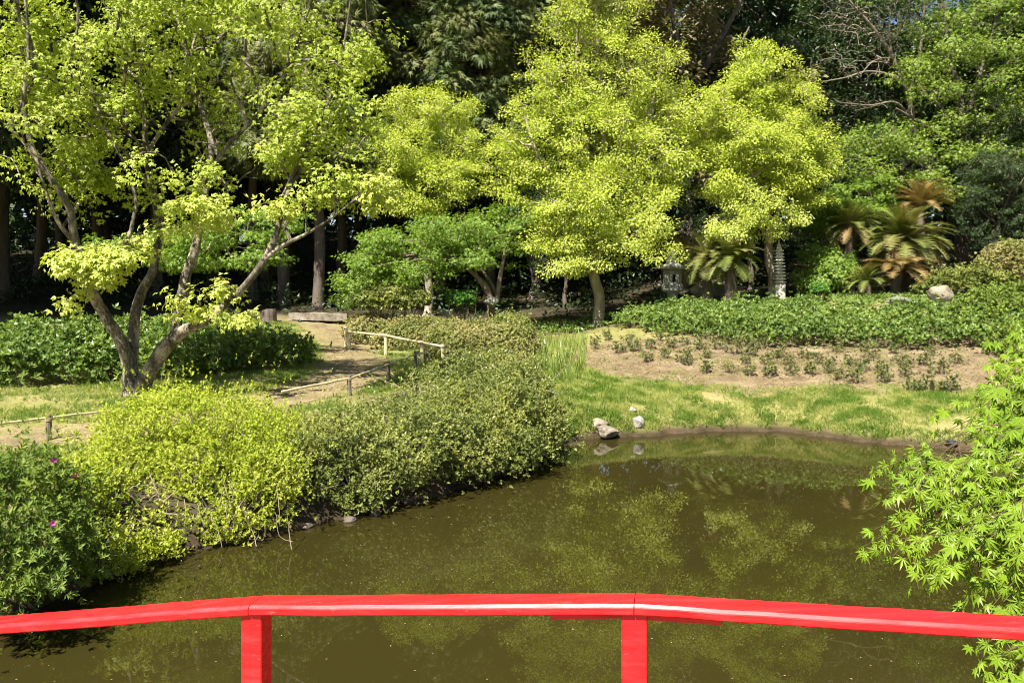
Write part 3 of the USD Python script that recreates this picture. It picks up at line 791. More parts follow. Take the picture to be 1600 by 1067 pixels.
C2, O2 = sample_blobs(r_, lowb, 190, .0, 3.0, .52, 43)
bare = (r_.random(len(C)) < .10) | ((np.linalg.norm(C - P(370, 170, 13.2), axis=1) < 1.35) & (r_.random(len(C)) < .6))   # thin twiggy patch in the middle
part(t, 'branches', branch_mesh(grow(r_, maple_limbs, np.vstack([C, C2]), .14), rmin=.005, k=.0045, rmax=.028, sides=4), 'grey_bark', kind='stuff')
part(t, 'crown', crown(r_, C[~bare], O[~bare], 38, .25, .8, TRIFOL, (.042, .074), .8, .5, .75), 'maple_leaf', kind='stuff')
part(t, 'pale_foliage', crown(r_, C2, O2, 26, .20, .8, TRIFOL, (.05, .09), .8, .5, .75), 'pale_leaf', kind='stuff', label='pale cream green young leaves on the lower limbs')

# three yellow green trees
rr = np.random.default_rng(6)
b0 = P(934, 512, 26.9); b0[2] = float(H(b0[0], b0[1]))
Lm = [trunk_line(b0, P(936, 300, 26.9), .20, .14, rr), L_((936, 330, 26.9, 6), (915, 230, 26.8, 5), (900, 120, 26.7, 3.5), (905, 20, 26.7, 2)), L_((936, 300, 26.9, 6), (945, 200, 27, 5), (935, 90, 27.1, 3.5), (930, -20, 27.1, 2)),
      L_((936, 320, 26.9, 5.5), (985, 250, 26.6, 4.5), (1020, 160, 26.4, 3), (1035, 90, 26.4, 2)), L_((935, 360, 26.9, 5), (890, 300, 26.3, 4), (840, 240, 26.0, 3), (820, 170, 26.0, 2)), L_((935, 400, 26.9, 4.5), (900, 385, 26.2, 3.5), (860, 390, 25.7, 2.2)),
      L_((936, 390, 26.9, 4), (975, 375, 26.3, 3), (1010, 360, 26.0, 2))]
mid_b = [(c_, tuple(np.array(r__) * .86)) for c_, r__ in [blob(925, 20, 27, 92, 80, 1.9), blob(930, -80, 27, 60, 70, 1.3), blob(870, 130, 26.6, 75, 65, 1.6), blob(985, 120, 26.8, 95, 75, 1.9), blob(1065, 165, 26.8, 48, 60, 1.1), blob(835, 215, 26.3, 75, 75, 1.5), blob(930, 220, 26.6, 100, 80, 2.3),
         blob(1030, 235, 26.6, 70, 80, 1.6), blob(845, 310, 26.2, 70, 60, 1.4), blob(930, 310, 26.0, 80, 60, 1.8), blob(1010, 320, 26.4, 62, 55, 1.4), blob(860, 375, 25.9, 60, 36, 1.1), blob(790, 260, 26.4, 40, 60, .9)]]
tree('yellow_green_tree', 'tallest yellow green tree with slender pale trunk beside the soil bed', 'tree', b0, Lm, mid_b, 1600, 74, .38, (.06, .105), 'young_leaf', 'pale_bark', 61, ns=1.5, thr=.425, droop=.3, rk=.006,
     extra=([blob(945, 385, 25.6, 60, 32, 1.0), blob(930, 330, 25.5, 42, 36, .8), blob(890, 420, 25.4, 60, 16, .8), blob(980, 380, 25.5, 26, 22, .6), blob(1030, 385, 24.9, 34, 22, .5), blob(1010, 350, 25.2, 40, 25, .6), blob(1048, 402, 24.9, 24, 14, .4)], 120, 90, 'pale_leaf'))
b1 = P(1208, 470, 27.6); b1[2] = float(H(b1[0], b1[1]))
Lr = [np.vstack([trunk_line(b1, P(1202, 372, 27.5), .17, .14, rr), L_((1200, 320, 27.4, 5), (1192, 240, 27.3, 4), (1190, 140, 27.3, 2.5))]), L_((1202, 380, 27.5, 5.5), (1185, 345, 27.2, 4.5), (1160, 290, 27.0, 3.5), (1140, 220, 27.0, 2)),
      L_((1202, 360, 27.5, 5), (1230, 300, 27.2, 4), (1255, 230, 27.1, 3), (1262, 170, 27.0, 2)), L_((1190, 345, 27.3, 3.5), (1140, 335, 26.7, 2.5), (1115, 345, 26.4, 1.6))]
rb = [(c_, tuple(np.array(r__) * .86)) for c_, r__ in [blob(1190, 120, 27.4, 62, 55, 1.4), blob(1150, 170, 27.2, 62, 60, 1.4), blob(1235, 165, 27.2, 45, 55, 1.1), blob(1190, 220, 26.9, 90, 65, 2.0), blob(1115, 235, 27.2, 35, 55, .9), blob(1265, 225, 27.1, 45, 45, 1.1), blob(1290, 260, 26.9, 26, 30, .6),
      blob(1140, 280, 26.8, 55, 40, 1.2), blob(1225, 275, 26.8, 65, 40, 1.4), blob(1260, 320, 27.0, 40, 25, .8)]]
tree('yellow_green_tree', 'rounded yellow green tree on leaning pale trunk in front of stone pagoda', 'tree', b1, Lr, rb, 1050, 76, .36, (.06, .105), 'young_leaf', 'pale_bark', 62, ns=1.5, thr=.42, rk=.006,
     extra=([blob(1140, 345, 26.3, 46, 18, .9), blob(1205, 325, 26.2, 50, 36, .8), blob(1180, 360, 26.2, 60, 14, .8), blob(1240, 335, 26.5, 26, 16, .5), blob(1165, 310, 26.3, 40, 30, .7)], 110, 90, 'pale_leaf'))
b2 = P(668, 470, 30.5); b2[2] = float(H(b2[0], b2[1]))
Ll = [trunk_line(b2, P(668, 330, 30.5), .17, .12, rr), L_((668, 340, 30.5, 5), (650, 270, 30.4, 4), (640, 200, 30.3, 2.2)), L_((668, 340, 30.5, 5), (700, 270, 30.4, 4), (712, 200, 30.3, 2.2)), L_((668, 350, 30.5, 4), (620, 300, 30, 3), (600, 240, 29.9, 2))]
lb = [(c_, tuple(np.array(r__) * .86)) for c_, r__ in [blob(630, 160, 30.4, 45, 40, 1.1), blob(690, 180, 30.3, 62, 48, 1.5), blob(640, 235, 30.0, 65, 55, 1.6), blob(725, 240, 30.0, 45, 50, 1.1), blob(690, 285, 29.8, 75, 40, 1.5), blob(605, 280, 30, 38, 40, .9), blob(650, 320, 29.8, 62, 20, 1.2)]]
tree('yellow_green_tree', 'shorter yellow green tree standing behind the low spreading green maple', 'tree', b2, Ll, lb, 760, 84, .38, (.06, .10), 'young_leaf', 'pale_bark', 63, ns=1.4, thr=.42, rk=.006)

# low spreading garden maples, fresh green
b3 = P(778, 485, 26.2); b3[2] = float(H(b3[0], b3[1]))
Lg = [np.vstack([trunk_line(b3, P(760, 452, 26.1), .16, .13, rr, n=4), L_((742, 430, 25.9, 5), (712, 408, 25.6, 4), (670, 395, 25.2, 3), (620, 400, 24.8, 2))]), L_((776, 470, 26.2, 6), (782, 430, 26.2, 5), (790, 390, 26.2, 3.5), (800, 350, 26.2, 2)),
      L_((745, 435, 25.9, 4), (735, 395, 26, 3), (720, 360, 26, 2)), L_((775, 460, 26.2, 4), (755, 425, 26.6, 3), (735, 410, 26.8, 2))]
gb = [blob(590, 415, 24.8, 60, 25, 1.4), blob(560, 440, 24.6, 50, 22, 1.0), blob(640, 385, 25.2, 70, 28, 1.7), blob(650, 425, 24.8, 62, 28, 1.2), blob(700, 360, 25.8, 62, 30, 1.6), blob(770, 350, 26.2, 62, 34, 1.6), blob(715, 400, 25.4, 62, 28, 1.2), blob(800, 390, 26.4, 40, 26, 1.1),
      blob(600, 380, 25.2, 40, 22, 1.0), blob(545, 465, 24.5, 28, 14, .7)]
tree('garden_maple', 'low wide green garden maple with leaning forked trunk near clipped azaleas', 'tree', b3, Lg, gb, 560, 46, .36, (.065, .105), 'garden_maple_leaf', 'twig', 64, tm=PALM_SMALL, flat_=.42, ns=1.3, thr=.41, droop=.25, rk=.004)
b4 = P(290, 480, 20.5); b4[2] = float(H(b4[0], b4[1]))
tree('garden_maple', 'green garden maple behind the forked trunk of the big left maple', 'tree', b4, [trunk_line(b4, P(292, 400, 20.5), .08, .05, rr), L_((292, 420, 20.5, 4), (340, 380, 20.3, 2.5), (400, 360, 20, 1.5)), L_((292, 420, 20.5, 4), (250, 385, 20.5, 2.5), (190, 385, 20.4, 1.5))],
     [blob(230, 385, 20.4, 90, 20, 1.3), blob(330, 365, 20.2, 80, 26, 1.3), blob(410, 350, 20, 70, 26, 1.1), blob(385, 400, 19.8, 60, 20, .9), blob(290, 405, 20, 50, 18, .9)], 220, 44, .36, (.07, .11), 'garden_maple_leaf', 'twig', 65, tm=PALM_SMALL, flat_=.32, ns=1.3, thr=.43, rk=.004)
b5 = P(1320, 430, 29.5); b5[2] = float(H(b5[0], b5[1]))
tree('garden_maple', 'bright green small maple above the cycads right of the yellow tree', 'tree', b5, [trunk_line(b5, P(1330, 350, 29.6), .09, .06, rr), L_((1330, 370, 29.6, 3.5), (1300, 330, 29.4, 2), (1270, 300, 29.2, 1.4)), L_((1330, 370, 29.6, 3.5), (1370, 330, 29.4, 2), (1390, 310, 29.2, 1.4))],
     [blob(1340, 305, 29.4, 55, 25, 1.2), blob(1370, 325, 29.2, 45, 20, .9), blob(1300, 320, 29.2, 42, 24, 1.0), blob(1275, 345, 29.0, 40, 24, .9)], 190, 48, .36, (.08, .13), 'garden_maple_leaf', 'twig', 66, tm=PALM_SMALL, flat_=.35, ns=1.3, thr=.40, rk=.004)
b6 = P(1285, 470, 28.2); b6[2] = float(H(b6[0], b6[1]))
tree('weeping_maple', 'weeping green maple mound right of the stone pagoda', 'tree', b6, [trunk_line(b6, P(1290, 400, 28.3), .08, .05, rr), L_((1290, 410, 28.3, 3), (1275, 395, 28, 2), (1262, 410, 27.8, 1.3)), L_((1290, 410, 28.3, 3), (1310, 395, 28, 2), (1325, 420, 27.8, 1.3))],
     [blob(1290, 408, 28, 42, 26, .9), blob(1308, 425, 28, 36, 26, .8), blob(1272, 435, 27.8, 26, 22, .7)], 170, 50, .28, (.09, .14), 'garden_maple_leaf', 'twig', 67, tm=SPRAY, flat_=.7, ns=1.3, thr=.36, droop=1.1, rk=.006)

# tall layered maple at the right edge and leafless branches beside it
b7 = P(1505, 440, 32); b7[2] = float(H(b7[0], b7[1]))
Lt = [np.vstack([trunk_line(b7, P(1508, 230, 32), .32, .25, rr), L_((1502, 170, 32, 9), (1490, 110, 32, 6), (1478, 40, 32, 4), (1470, -40, 32, 2.5))]), L_((1505, 200, 32, 7), (1530, 120, 32, 5), (1555, 40, 32, 3.5), (1570, -40, 32, 2)), L_((1506, 250, 32, 7), (1560, 200, 31.5, 5), (1610, 150, 31, 3)),
      L_((1505, 240, 32, 6), (1450, 200, 31.5, 4), (1400, 170, 31, 2.5)), L_((1507, 300, 32, 6), (1440, 260, 31, 4), (1380, 230, 30.3, 2)), L_((1507, 310, 32, 5), (1470, 290, 30.5, 3.5), (1420, 290, 29.6, 2)), L_((1507, 300, 32, 5), (1550, 285, 31, 3.5), (1600, 290, 30, 2))]
tb = [blob(1470, 40, 31.5, 55, 22, 1.7), blob(1560, 20, 31.5, 60, 26, 1.8), blob(1600, 80, 31.5, 60, 26, 1.8), blob(1500, 80, 31.2, 75, 16, 1.8), blob(1435, 110, 31, 50, 18, 1.3), blob(1560, 130, 31, 60, 20, 1.6), blob(1450, 145, 30.8, 55, 14, 1.3), blob(1500, 190, 30.8, 55, 18, 1.5),
      blob(1590, 190, 31, 55, 26, 1.6), blob(1390, 215, 30, 60, 22, 1.3), blob(1335, 225, 29.8, 40, 16, 1.0), blob(1450, 235, 30, 50, 18, 1.2), blob(1350, 265, 29.5, 55, 18, 1.1), blob(1430, 275, 29.6, 50, 18, 1.1), blob(1530, 240, 30.5, 50, 20, 1.3), blob(1500, 300, 29.8, 50, 15, 1.0),
      blob(1450, -40, 31.5, 90, 40, 2), blob(1600, -40, 31.5, 80, 40, 2), blob(1620, 250, 30.5, 50, 30, 1.3)]
tree('tall_maple', 'tall layered green maple with dark trunk against sky gaps at right', 'tree', b7, Lt, tb, 950, 33, .48, (.08, .13), 'forest_maple_leaf', 'cedar_bark', 68, tm=PALM_SMALL, flat_=.60, ns=1.2, thr=.43, droop=.25, rk=.006)
b8 = P(1420, 430, 33); b8[2] = float(H(b8[0], b8[1]))
t = thing('bare_tree', 'leafless tree with pale twiggy branches reaching left of the tall maple', 'tree', b8)
Lb = [np.vstack([trunk_line(b8, P(1428, 240, 33), .20, .16, rr), L_((1420, 150, 33, 5.5), (1395, 90, 32.8, 4.5), (1365, 45, 32.6, 3.5), (1330, 5, 32.4, 2.5), (1300, -40, 32.2, 1.6))]), L_((1425, 160, 33, 4.5), (1395, 118, 32.6, 3.4), (1360, 112, 32.3, 2.8), (1320, 122, 32, 2.0), (1285, 128, 31.8, 1.2)),
      L_((1427, 200, 33, 4), (1395, 160, 32.4, 3), (1355, 165, 32, 2), (1310, 160, 31.6, 1.2)), L_((1395, 90, 32.8, 3), (1390, 40, 32.7, 2), (1400, -20, 32.6, 1.2)), L_((1420, 150, 33, 4), (1440, 60, 33, 3), (1445, -30, 33, 2))]
part(t, 'trunk', join([limb_mesh(L, 8, seed=90 + i) for i, L in enumerate(Lb)]), 'pale_twig', smooth=True)
r_ = np.random.default_rng(91)
C, O = sample_blobs(r_, [blob(1360, 40, 32.5, 80, 45, 1.6), blob(1350, 95, 32.2, 70, 22, 1.2), blob(1340, 118, 32, 60, 16, 1.0), blob(1345, 160, 31.8, 60, 16, 1.0), blob(1300, 15, 32.4, 50, 35, 1.2), blob(1420, 10, 32.6, 40, 40, 1.2)], 420, .1, 1, 0, 91)
part(t, 'branches', branch_mesh(grow(r_, Lb, C, .18), rmin=.006, k=.005, rmax=.035), 'pale_twig', kind='stuff')

# ------------------------------------------------------------------ the forest behind: built once per kind, then repeated


def forest_tree(kind, seed):
    r = np.random.default_rng(seed)
    base = np.zeros(3)
    if kind == 'cedar':
        t = thing('cedar_tree', 'x', 'tree', (0, 0, 0))
        hgt, lo = 21.0, 5.5
        tr = trunk_line(base, (0, 0, hgt), .24, .03, r, .10, 9, 1.4)
        n = 520
        z = lo + (hgt - lo) * r.random(n) ** 1.15
        R = 2.9 * (1 - ((z - lo) / (hgt - lo)) ** 1.6) + .35
        a_ = r.random(n) * 6.28
        q = R * (.35 + .65 * r.random(n) ** .5) * (.85 + .3 * noise(np.c_[np.cos(a_) * 1.5, np.sin(a_) * 1.5, z * .6], seed))
        C = np.c_[np.cos(a_) * q, np.sin(a_) * q, z]
        keep = fbm(C * .55, 3, seed) > .42
        C = C[keep]
        O = unit(np.c_[np.cos(a_), np.sin(a_), np.zeros(n)])[keep]
        part(t, 'trunk', limb_mesh(tr, 10, .4, .06, seed), 'cedar_bark', smooth=True)
        inner = np.c_[C[:, :2] * .05, C[:, 2] + .4]
        part(t, 'branches', cones(inner, C, np.full(len(C), .035), np.full(len(C), .01), 4), 'cedar_bark', kind='stuff')
        part(t, 'crown', crown(r, C, O, 68, .62, .7, SPRAY, (.22, .40), .5, .65, .6), 'cedar_needle', kind='stuff')
    else:
        hgt = 17.0
        t = thing('evergreen_tree', 'x', 'tree', (0, 0, 0))
        tr = trunk_line(base, (.3, .2, 7.5), .30, .18, r, .2, 6)
        Ls = [tr] + [np.c_[np.stack([np.array([.3, .2, 5 + i * .5]) * (1 - s) + np.array([math.cos(i * 1.3) * 3.4, math.sin(i * 1.3) * 3.4, 9 + (i % 3) * 2.0]) * s for s in (0, .3, .65, 1)]), [.15, .11, .07, .03]] for i in range(6)]
        bl_ = [((0, 0, 12.5), (3.0, 3.0, 4.0))] + [((math.cos(k * 1.26 + seed) * 2.6, math.sin(k * 1.26 + seed) * 2.6, 8.0 + 2.6 * (k % 3)), (2.2, 2.2, 2.0)) for k in range(7)] + [((math.cos(k * 2.1) * 2.4, math.sin(k * 2.1) * 2.4, 5.2), (1.9, 1.9, 1.5)) for k in range(4)]
        C, O = sample_blobs(r, bl_, 560, .45, .8, .42, seed)
        part(t, 'trunk', join([limb_mesh(L, 9, .3, .08, seed + i) for i, L in enumerate(Ls)]), 'cedar_bark', smooth=True)
        part(t, 'branches', branch_mesh(grow(r, Ls, C), rmin=.012, k=.012, rmax=.1), 'cedar_bark', kind='stuff')
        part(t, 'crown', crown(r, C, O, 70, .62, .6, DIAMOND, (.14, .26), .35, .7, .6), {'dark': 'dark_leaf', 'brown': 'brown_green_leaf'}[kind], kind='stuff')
    return t


def settle(t, x, y, rotz, s, label, group=None):
    x_ = stage.GetPrimAtPath(t.path)
    xf = UsdGeom.Xformable(x_); xf.ClearXformOpOrder()
    xf.AddTranslateOp().Set(Gf.Vec3d(x, y, float(H(x, y)) - .05)); xf.AddRotateZOp().Set(rotz); xf.AddScaleOp().Set(Gf.Vec3f(*((s,) * 3 if np.ndim(s) == 0 else s)))
    tag(x_, label, 'tree', group)


kinds = {'cedar_a': forest_tree('cedar', 301), 'cedar_b': forest_tree('cedar', 302), 'dark_a': forest_tree('dark', 303), 'dark_b': forest_tree('dark', 304), 'brown': forest_tree('brown', 305)}
used_kind = set()
rk_ = np.random.default_rng(77)


def plant(kind, px, d, label, s=1.0, group=None, x=None):
    x = (px - CX) / F * d if x is None else x
    rz = float(rk_.uniform(0, 360))
    if kind not in used_kind:
        used_kind.add(kind)
        settle(kinds[kind], x, d, rz, s, label, group)
    else:
        src = kinds[kind]
        copy_thing(src, src.path.split('/')[-1].rsplit('_0', 1)[0], (x, d, float(H(x, d)) - .05), rz, s, label, 'tree', group)


CG = 'tall cedars of the forest wall behind the garden'
CL = 'straight grey cedar trunk standing in the dark forest behind the garden'
for px, d, s in ((395, 34, .95), (444, 33, 1.1), (497, 31.5, 1.0), (530, 37, .95), (556, 39, .9), (330, 38, 1.1), (245, 36, 1.0), (150, 37, 1.05), (60, 36, 1.05), (455, 41, 1.1), (615, 41, 1.05)):
    plant(('cedar_a', 'cedar_b')[int(px) % 2], px, d, CL, s, CG)
plant('cedar_a', 690, 36, 'dark green cedar rising above the shorter yellow green tree', 1.15)
plant('cedar_b', 765, 37, 'dark green cedar left of the top of the tallest yellow green tree', 1.15)
plant('cedar_b', 625, 38, 'dark cedar filling the gap right of the big left maple crown', 1.2)
plant('brown', 1060, 36.5, 'olive brown evergreen with dense rounded crown between the yellow green trees', (1.3, 1.3, 1.15))
plant('dark_a', 1190, 46, 'dark evergreen towering behind the rounded yellow green tree', (1.3, 1.3, 1.3))
plant('dark_b', 1290, 43, 'dark evergreen behind the leafless pale branches', (1.2, 1.2, 1.12))
plant('dark_a', 960, 48, 'dark evergreen behind the tallest yellow green tree', (1.2, 1.2, 1.3))
plant('dark_b', 850, 47, 'dark evergreen showing between two yellow green trees', (1.1, 1.1, 1.2))
plant('dark_a', 1570, 39, 'dark evergreen right of the tall layered maple trunk', (1.0, 1.0, .80))
plant('dark_b', 1650, 34, 'dark evergreen at the right edge above the rounded azalea', (1.0, 1.0, .72))
plant('dark_b', 1400, 42, 'shadowed evergreen behind the cycads', (1.1, 1.1, .66))
plant('dark_a', 1480, 44, 'shadowed low evergreen behind the tall layered maple', (1.2, 1.2, .64))
DG, DL = 'evergreens closing the shaded left side of the garden', 'dark evergreen of the shaded forest at the left side of the garden'
for x, y, k, s in ((-20, 31, 'dark_a', (1.1, 1.1, 1.15)), (-15.5, 34.5, 'dark_b', 1.05), (-24, 27, 'dark_b', (1.2, 1.2, 1.2)), (-17, 22, 'dark_a', (1.1, 1.1, 1.2)), (-21, 19, 'dark_b', (1.1, 1.1, 1.2)), (-26, 21, 'dark_a', 1.2), (-18.5, 26.5, 'dark_b', (1.2, 1.2, 1.15)), (-11.5, 37, 'dark_a', 1.0)):
    plant(k, 0, y, DL, s, DG, x=x)
for x, y, k, s in ((-6, 43, 'dark_b', 1.1), (-1.5, 41, 'dark_a', .95), (3.5, 40, 'dark_b', .85), (8, 38, 'dark_a', .72), (12.5, 39, 'dark_b', .7)):
    plant(k, 0, y, 'shadowed evergreen deep in the forest behind the garden trees', s, 'evergreens deep in the forest', x=x)

for x, y, k, s in ((-9, 47, 'dark_b', 1.2), (-16, 45, 'dark_a', 1.1), (-23, 40, 'dark_b', 1.0), (-28, 34, 'dark_a', 1.0), (17, 41, 'dark_b', .7), (-12.5, 41, 'dark_b', (1.1, 1.1, .8)), (-5, 37.5, 'dark_a', (.9, .9, .62)), (1, 36, 'dark_b', (.9, .9, .6)), (-19.5, 38, 'dark_a', (1.2, 1.2, .8))):
    plant(k, 0, y, 'shadowed evergreen deep in the forest behind the garden trees', s, 'evergreens deep in the forest', x=x)

for x, y, k, s in ((15.5, 37, 'dark_a', .78), (19, 40, 'dark_b', .8), (22, 36, 'dark_a', .75), (13, 44, 'dark_a', 1.0), (25, 43, 'dark_b', .85)):
    plant(k, 0, y, 'shadowed evergreen deep in the forest behind the garden trees', s, 'evergreens deep in the forest', x=x)
for x, y, k, s in ((12.5, 31.5, 'dark_a', .36), (15.5, 32.5, 'dark_b', .42), (19, 31, 'dark_a', .42), (17.5, 28.5, 'dark_b', .30), (21, 28, 'dark_a', .40), (10, 33, 'dark_b', .40), (6.3, 32.5, 'dark_a', .36), (2.2, 32.5, 'dark_b', .34)):
    plant(k, 0, y, 'low shadowed evergreen at the foot of the forest on the right', s, 'low evergreens at the foot of the forest', x=x)
for x, y, k, s in ((17, 17, 'dark_a', .8), (19, 11, 'dark_b', .9), (18, 4, 'dark_a', .9), (17, -4, 'dark_b', 1.0), (23, 14, 'dark_b', 1.1), (24, 2, 'dark_a', 1.1), (13, -11, 'dark_a', .9), (6, -16, 'dark_b', 1.0), (20, -13, 'dark_b', 1.1), (22, 21, 'dark_a', .9), (12, -20, 'dark_a', 1.1)):  # unseen trees added at right and behind the camera to dim sky light
    plant(k, 0, y, 'unseen evergreen added beyond the right bank to darken the sky light', s, 'unseen evergreens added to darken the sky light', x=x)

# the hillside wood closing the view: one mass
r_ = np.random.default_rng(88)
n = 3400
hx = r_.uniform(-80, 42, n); hy = r_.uniform(52, 78, n)
hx[2600:] = r_.uniform(-70, -20, 800); hy[2600:] = r_.uniform(40, 56, 800)
hzv = H(hx, hy) + r_.random(n) * np.where(hx > 17, 8, 19)
C = np.c_[hx, hy, hzv]
part_v = crown(r_, C, randdir(r_, n), 10, 1.7, .7, DIAMOND, (.9, 1.5), .3, .7, .3)
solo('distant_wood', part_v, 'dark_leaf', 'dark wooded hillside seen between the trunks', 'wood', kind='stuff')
# undergrowth along the forest edge
n = 3200
C = np.c_[r_.uniform(-34, 20, n), r_.uniform(28.5, 46, n), np.zeros(n)]
C = C[C[:, 1] > 29.5 + .12 * np.abs(C[:, 0] + 5) * (C[:, 0] < -5) * -.3]
n = len(C)
C[:, 2] = H(C[:, 0], C[:, 1]) + r_.random(n) ** 1.5 * (.5 + .12 * (C[:, 1] - 28))
part_v = crown(r_, C, np.tile([0, 0, 1.0], (n, 1)), 10, .55, .6, DIAMOND, (.14, .24), .4, .8, .3)
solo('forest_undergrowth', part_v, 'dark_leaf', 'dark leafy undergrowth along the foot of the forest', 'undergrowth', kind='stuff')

# ------------------------------------------------------------------ hedges and shrubs


def hedge_blobs(front, depth, step, r, h, rng, jitter=.12):
    """Plants in rows behind a front line of ground points."""
    q = resample(np.asarray(front, float)[:, :2], step)
    tang = unit(np.gradient(q, axis=0))
    nrm = np.stack([-tang[:, 1], tang[:, 0]], 1)
    nrm *= np.sign(nrm[:, 1:2])
    out = []
    dep = np.interp(np.linspace(0, 1, len(q)), np.linspace(0, 1, np.size(depth)), np.ravel(depth))
    for k, s in enumerate(np.arange(r * .8, dep.max(), step)):
        for p, nn, dd in zip(q, nrm, dep):
            if s > dd:
                continue
            xy = p + nn * s + rng.normal(size=2) * jitter * step
            hh = h * rng.uniform(.78, 1.15)
            out.append(((xy[0], xy[1], float(H(xy[0], xy[1])) + hh * .42), (r * rng.uniform(.9, 1.2), r * rng.uniform(.9, 1.2), hh * .62)))
    return out


r_ = np.random.default_rng(120)
fr = [G(965, 512), G(1020, 520), G(1100, 530), G(1200, 543), G(1320, 545), G(1450, 548), G(1530, 546), G(1640, 540)]
hb = hedge_blobs(fr, [2.2, 3.0, 3.6, 3.6, 3.2, 3.2], .62, .44, .62, r_)
shrub('peony_hedge', 'wide dark green leafy peony hedge above the bare soil bed', 'hedge', hb, 8800, 6, (.06, .105), 'peony_leaf', 121, tm=DIAMOND, lump=.22, ns=2.5, depth=.05, low=-.5, nst=500, spread=.95, upb=.5, inside=.15)
fl = [G(-40, 612), G(90, 607), G(200, 600), G(300, 590), G(400, 580), G(478, 572)]
hb = hedge_blobs(fl, 3.6, .62, .46, .80, r_)
shrub('peony_hedge', 'dark green leafy hedge behind the big left maple trunk', 'hedge', hb, 8200, 6, (.06, .105), 'peony_leaf', 122, tm=DIAMOND, lump=.25, ns=2.2, depth=.06, low=-.5, nst=500, spread=.95, upb=.5, inside=.15)

# bright bush hanging over the water
BB = [blob(235, 845, 7.25, 55, 30, .3), blob(185, 880, 6.85, 45, 30, .28), blob(120, 760, 7.2, 55, 60, .45), blob(145, 850, 6.9, 50, 45, .35), blob(330, 830, 7.85, 60, 30, .3), blob(300, 665, 9.0, 110, 62, .75), blob(205, 700, 8.6, 75, 70, .6), blob(395, 690, 9.0, 85, 70, .7), blob(180, 770, 7.9, 60, 70, .45), blob(300, 760, 8.3, 90, 75, .55), blob(405, 770, 8.3, 70, 80, .5), blob(270, 630, 9.6, 65, 35, .5), blob(375, 815, 8.0, 40, 45, .35), blob(150, 815, 7.4, 50, 55, .4), blob(240, 815, 7.7, 55, 45, .4)]
t, C, O = shrub('bright_bush', 'bright yellow green bush overhanging the pond edge below the big maple', 'bush', BB, 12500, 6, (.022, .042), 'bright_leaf', 130, tm=DIAMOND, lump=.34, ns=3.4, depth=.075, low=-.85, nst=420, inside=.3, upb=.8, reach=1.8, stemm='dry_stem', stem_r=.005, zfloor=.06)
r_ = np.random.default_rng(131)
tips = np.array([P(370, 880, 7.75), P(372, 850, 7.7), P(190, 905, 6.7), P(228, 840, 7.2), P(420, 860, 7.7), P(330, 850, 7.75), P(350, 840, 7.7), P(310, 835, 7.75)])
k = []
for i in range(34):
    a0 = P(r_.uniform(160, 450), r_.uniform(760, 815), r_.uniform(7.6, 8.0))
    b0_ = np.array([a0[0] + r_.normal() * .12, a0[1] - r_.random() * .2, max(.03, a0[2] - r_.uniform(.2, .55))])
    mid = (a0 + b0_) / 2 + r_.normal(size=3) * .05
    k.append(tube(resample([a0, mid, b0_], .06), .0035, 4))
for q in (tips[0], tips[2]):
    a0 = q + np.array([.03, .15, .45]); k.append(tube(resample([a0, q + np.array([.0, .05, .2]), q * [1, 1, 0] + [0, 0, .01]], .05), .004, 4))
part(t, 'hanging_stem', join(k), 'dry_stem', kind='stuff', label='dry brown stems trailing down to the water')

AZ = [blob(540, 700, 9.4, 75, 62, .7), blob(610, 720, 9.5, 75, 55, .6), blob(480, 740, 8.9, 60, 70, .5), blob(560, 770, 9.0, 55, 45, .45), blob(660, 690, 10.0, 70, 60, .65), blob(600, 672, 10.4, 75, 44, .7)]
_t = dict(nst=360, inside=.25, reach=1.2, stemm='dry_stem', stem_r=.006)
shrub('azalea_bush', 'sprawling olive azalea at the pond edge right of the bright bush', 'bush', AZ, 9000, 6, (.024, .045), 'azalea_leaf', 140, lump=.38, ns=3.4, depth=.08, low=-.85, zfloor=.05, **_t)
AZ = [blob(760, 640, 11.4, 90, 62, .85), blob(830, 660, 11.6, 60, 55, .6), blob(720, 700, 10.3, 70, 60, .55), blob(795, 700, 10.8, 60, 50, .5), blob(690, 650, 11.2, 60, 48, .6), blob(850, 700, 11.8, 45, 40, .4)]
shrub('azalea_bush', 'rounded olive green azalea where the left bank meets the grassy slope', 'bush', AZ, 9000, 6, (.026, .048), 'azalea_leaf', 141, lump=.36, ns=3.0, depth=.08, low=-.85, zfloor=.05, **_t)
AZ = [blob(705, 588, 13.4, 62, 32, .8), blob(765, 590, 13.4, 70, 38, .8), blob(655, 632, 12.4, 55, 28, .55), blob(820, 610, 13.2, 45, 38, .6)]
shrub('azalea_bush', 'olive azalea behind the pond side bushes at the fence corner', 'bush', AZ, 6000, 6, (.03, .053), 'azalea_leaf', 142, lump=.34, ns=2.8, depth=.08, low=-.6, **_t)
AZ = [blob(600, 520, 24.0, 60, 30, 1.0), blob(660, 522, 23.2, 62, 28, 1.0), blob(562, 517, 24.6, 28, 28, .7), blob(630, 535, 22.6, 55, 24, .6), blob(715, 528, 22.0, 55, 30, .9)]
shrub('clipped_azalea', 'low clipped olive azalea mound behind the bamboo rail fence', 'bush', AZ, 5000, 6, (.04, .068), 'clipped_azalea_leaf', 143, lump=.10, ns=1.6, depth=.03, low=-.5, nst=160, spread=.9)
AZ = [blob(760, 535, 19.4, 55, 34, .9), blob(805, 540, 19.2, 40, 36, .8), blob(700, 550, 19, 50, 24, .7), blob(790, 575, 17.5, 60, 28, .7)]
shrub('clipped_azalea', 'brownish azalea mound left of the upright iris leaves', 'bush', AZ, 5000, 6, (.038, .065), 'clipped_azalea_leaf', 144, lump=.14, ns=1.8, depth=.04, low=-.5, nst=160, spread=.9)
AZ = [blob(795, 505, 22, 32, 16, .7)]
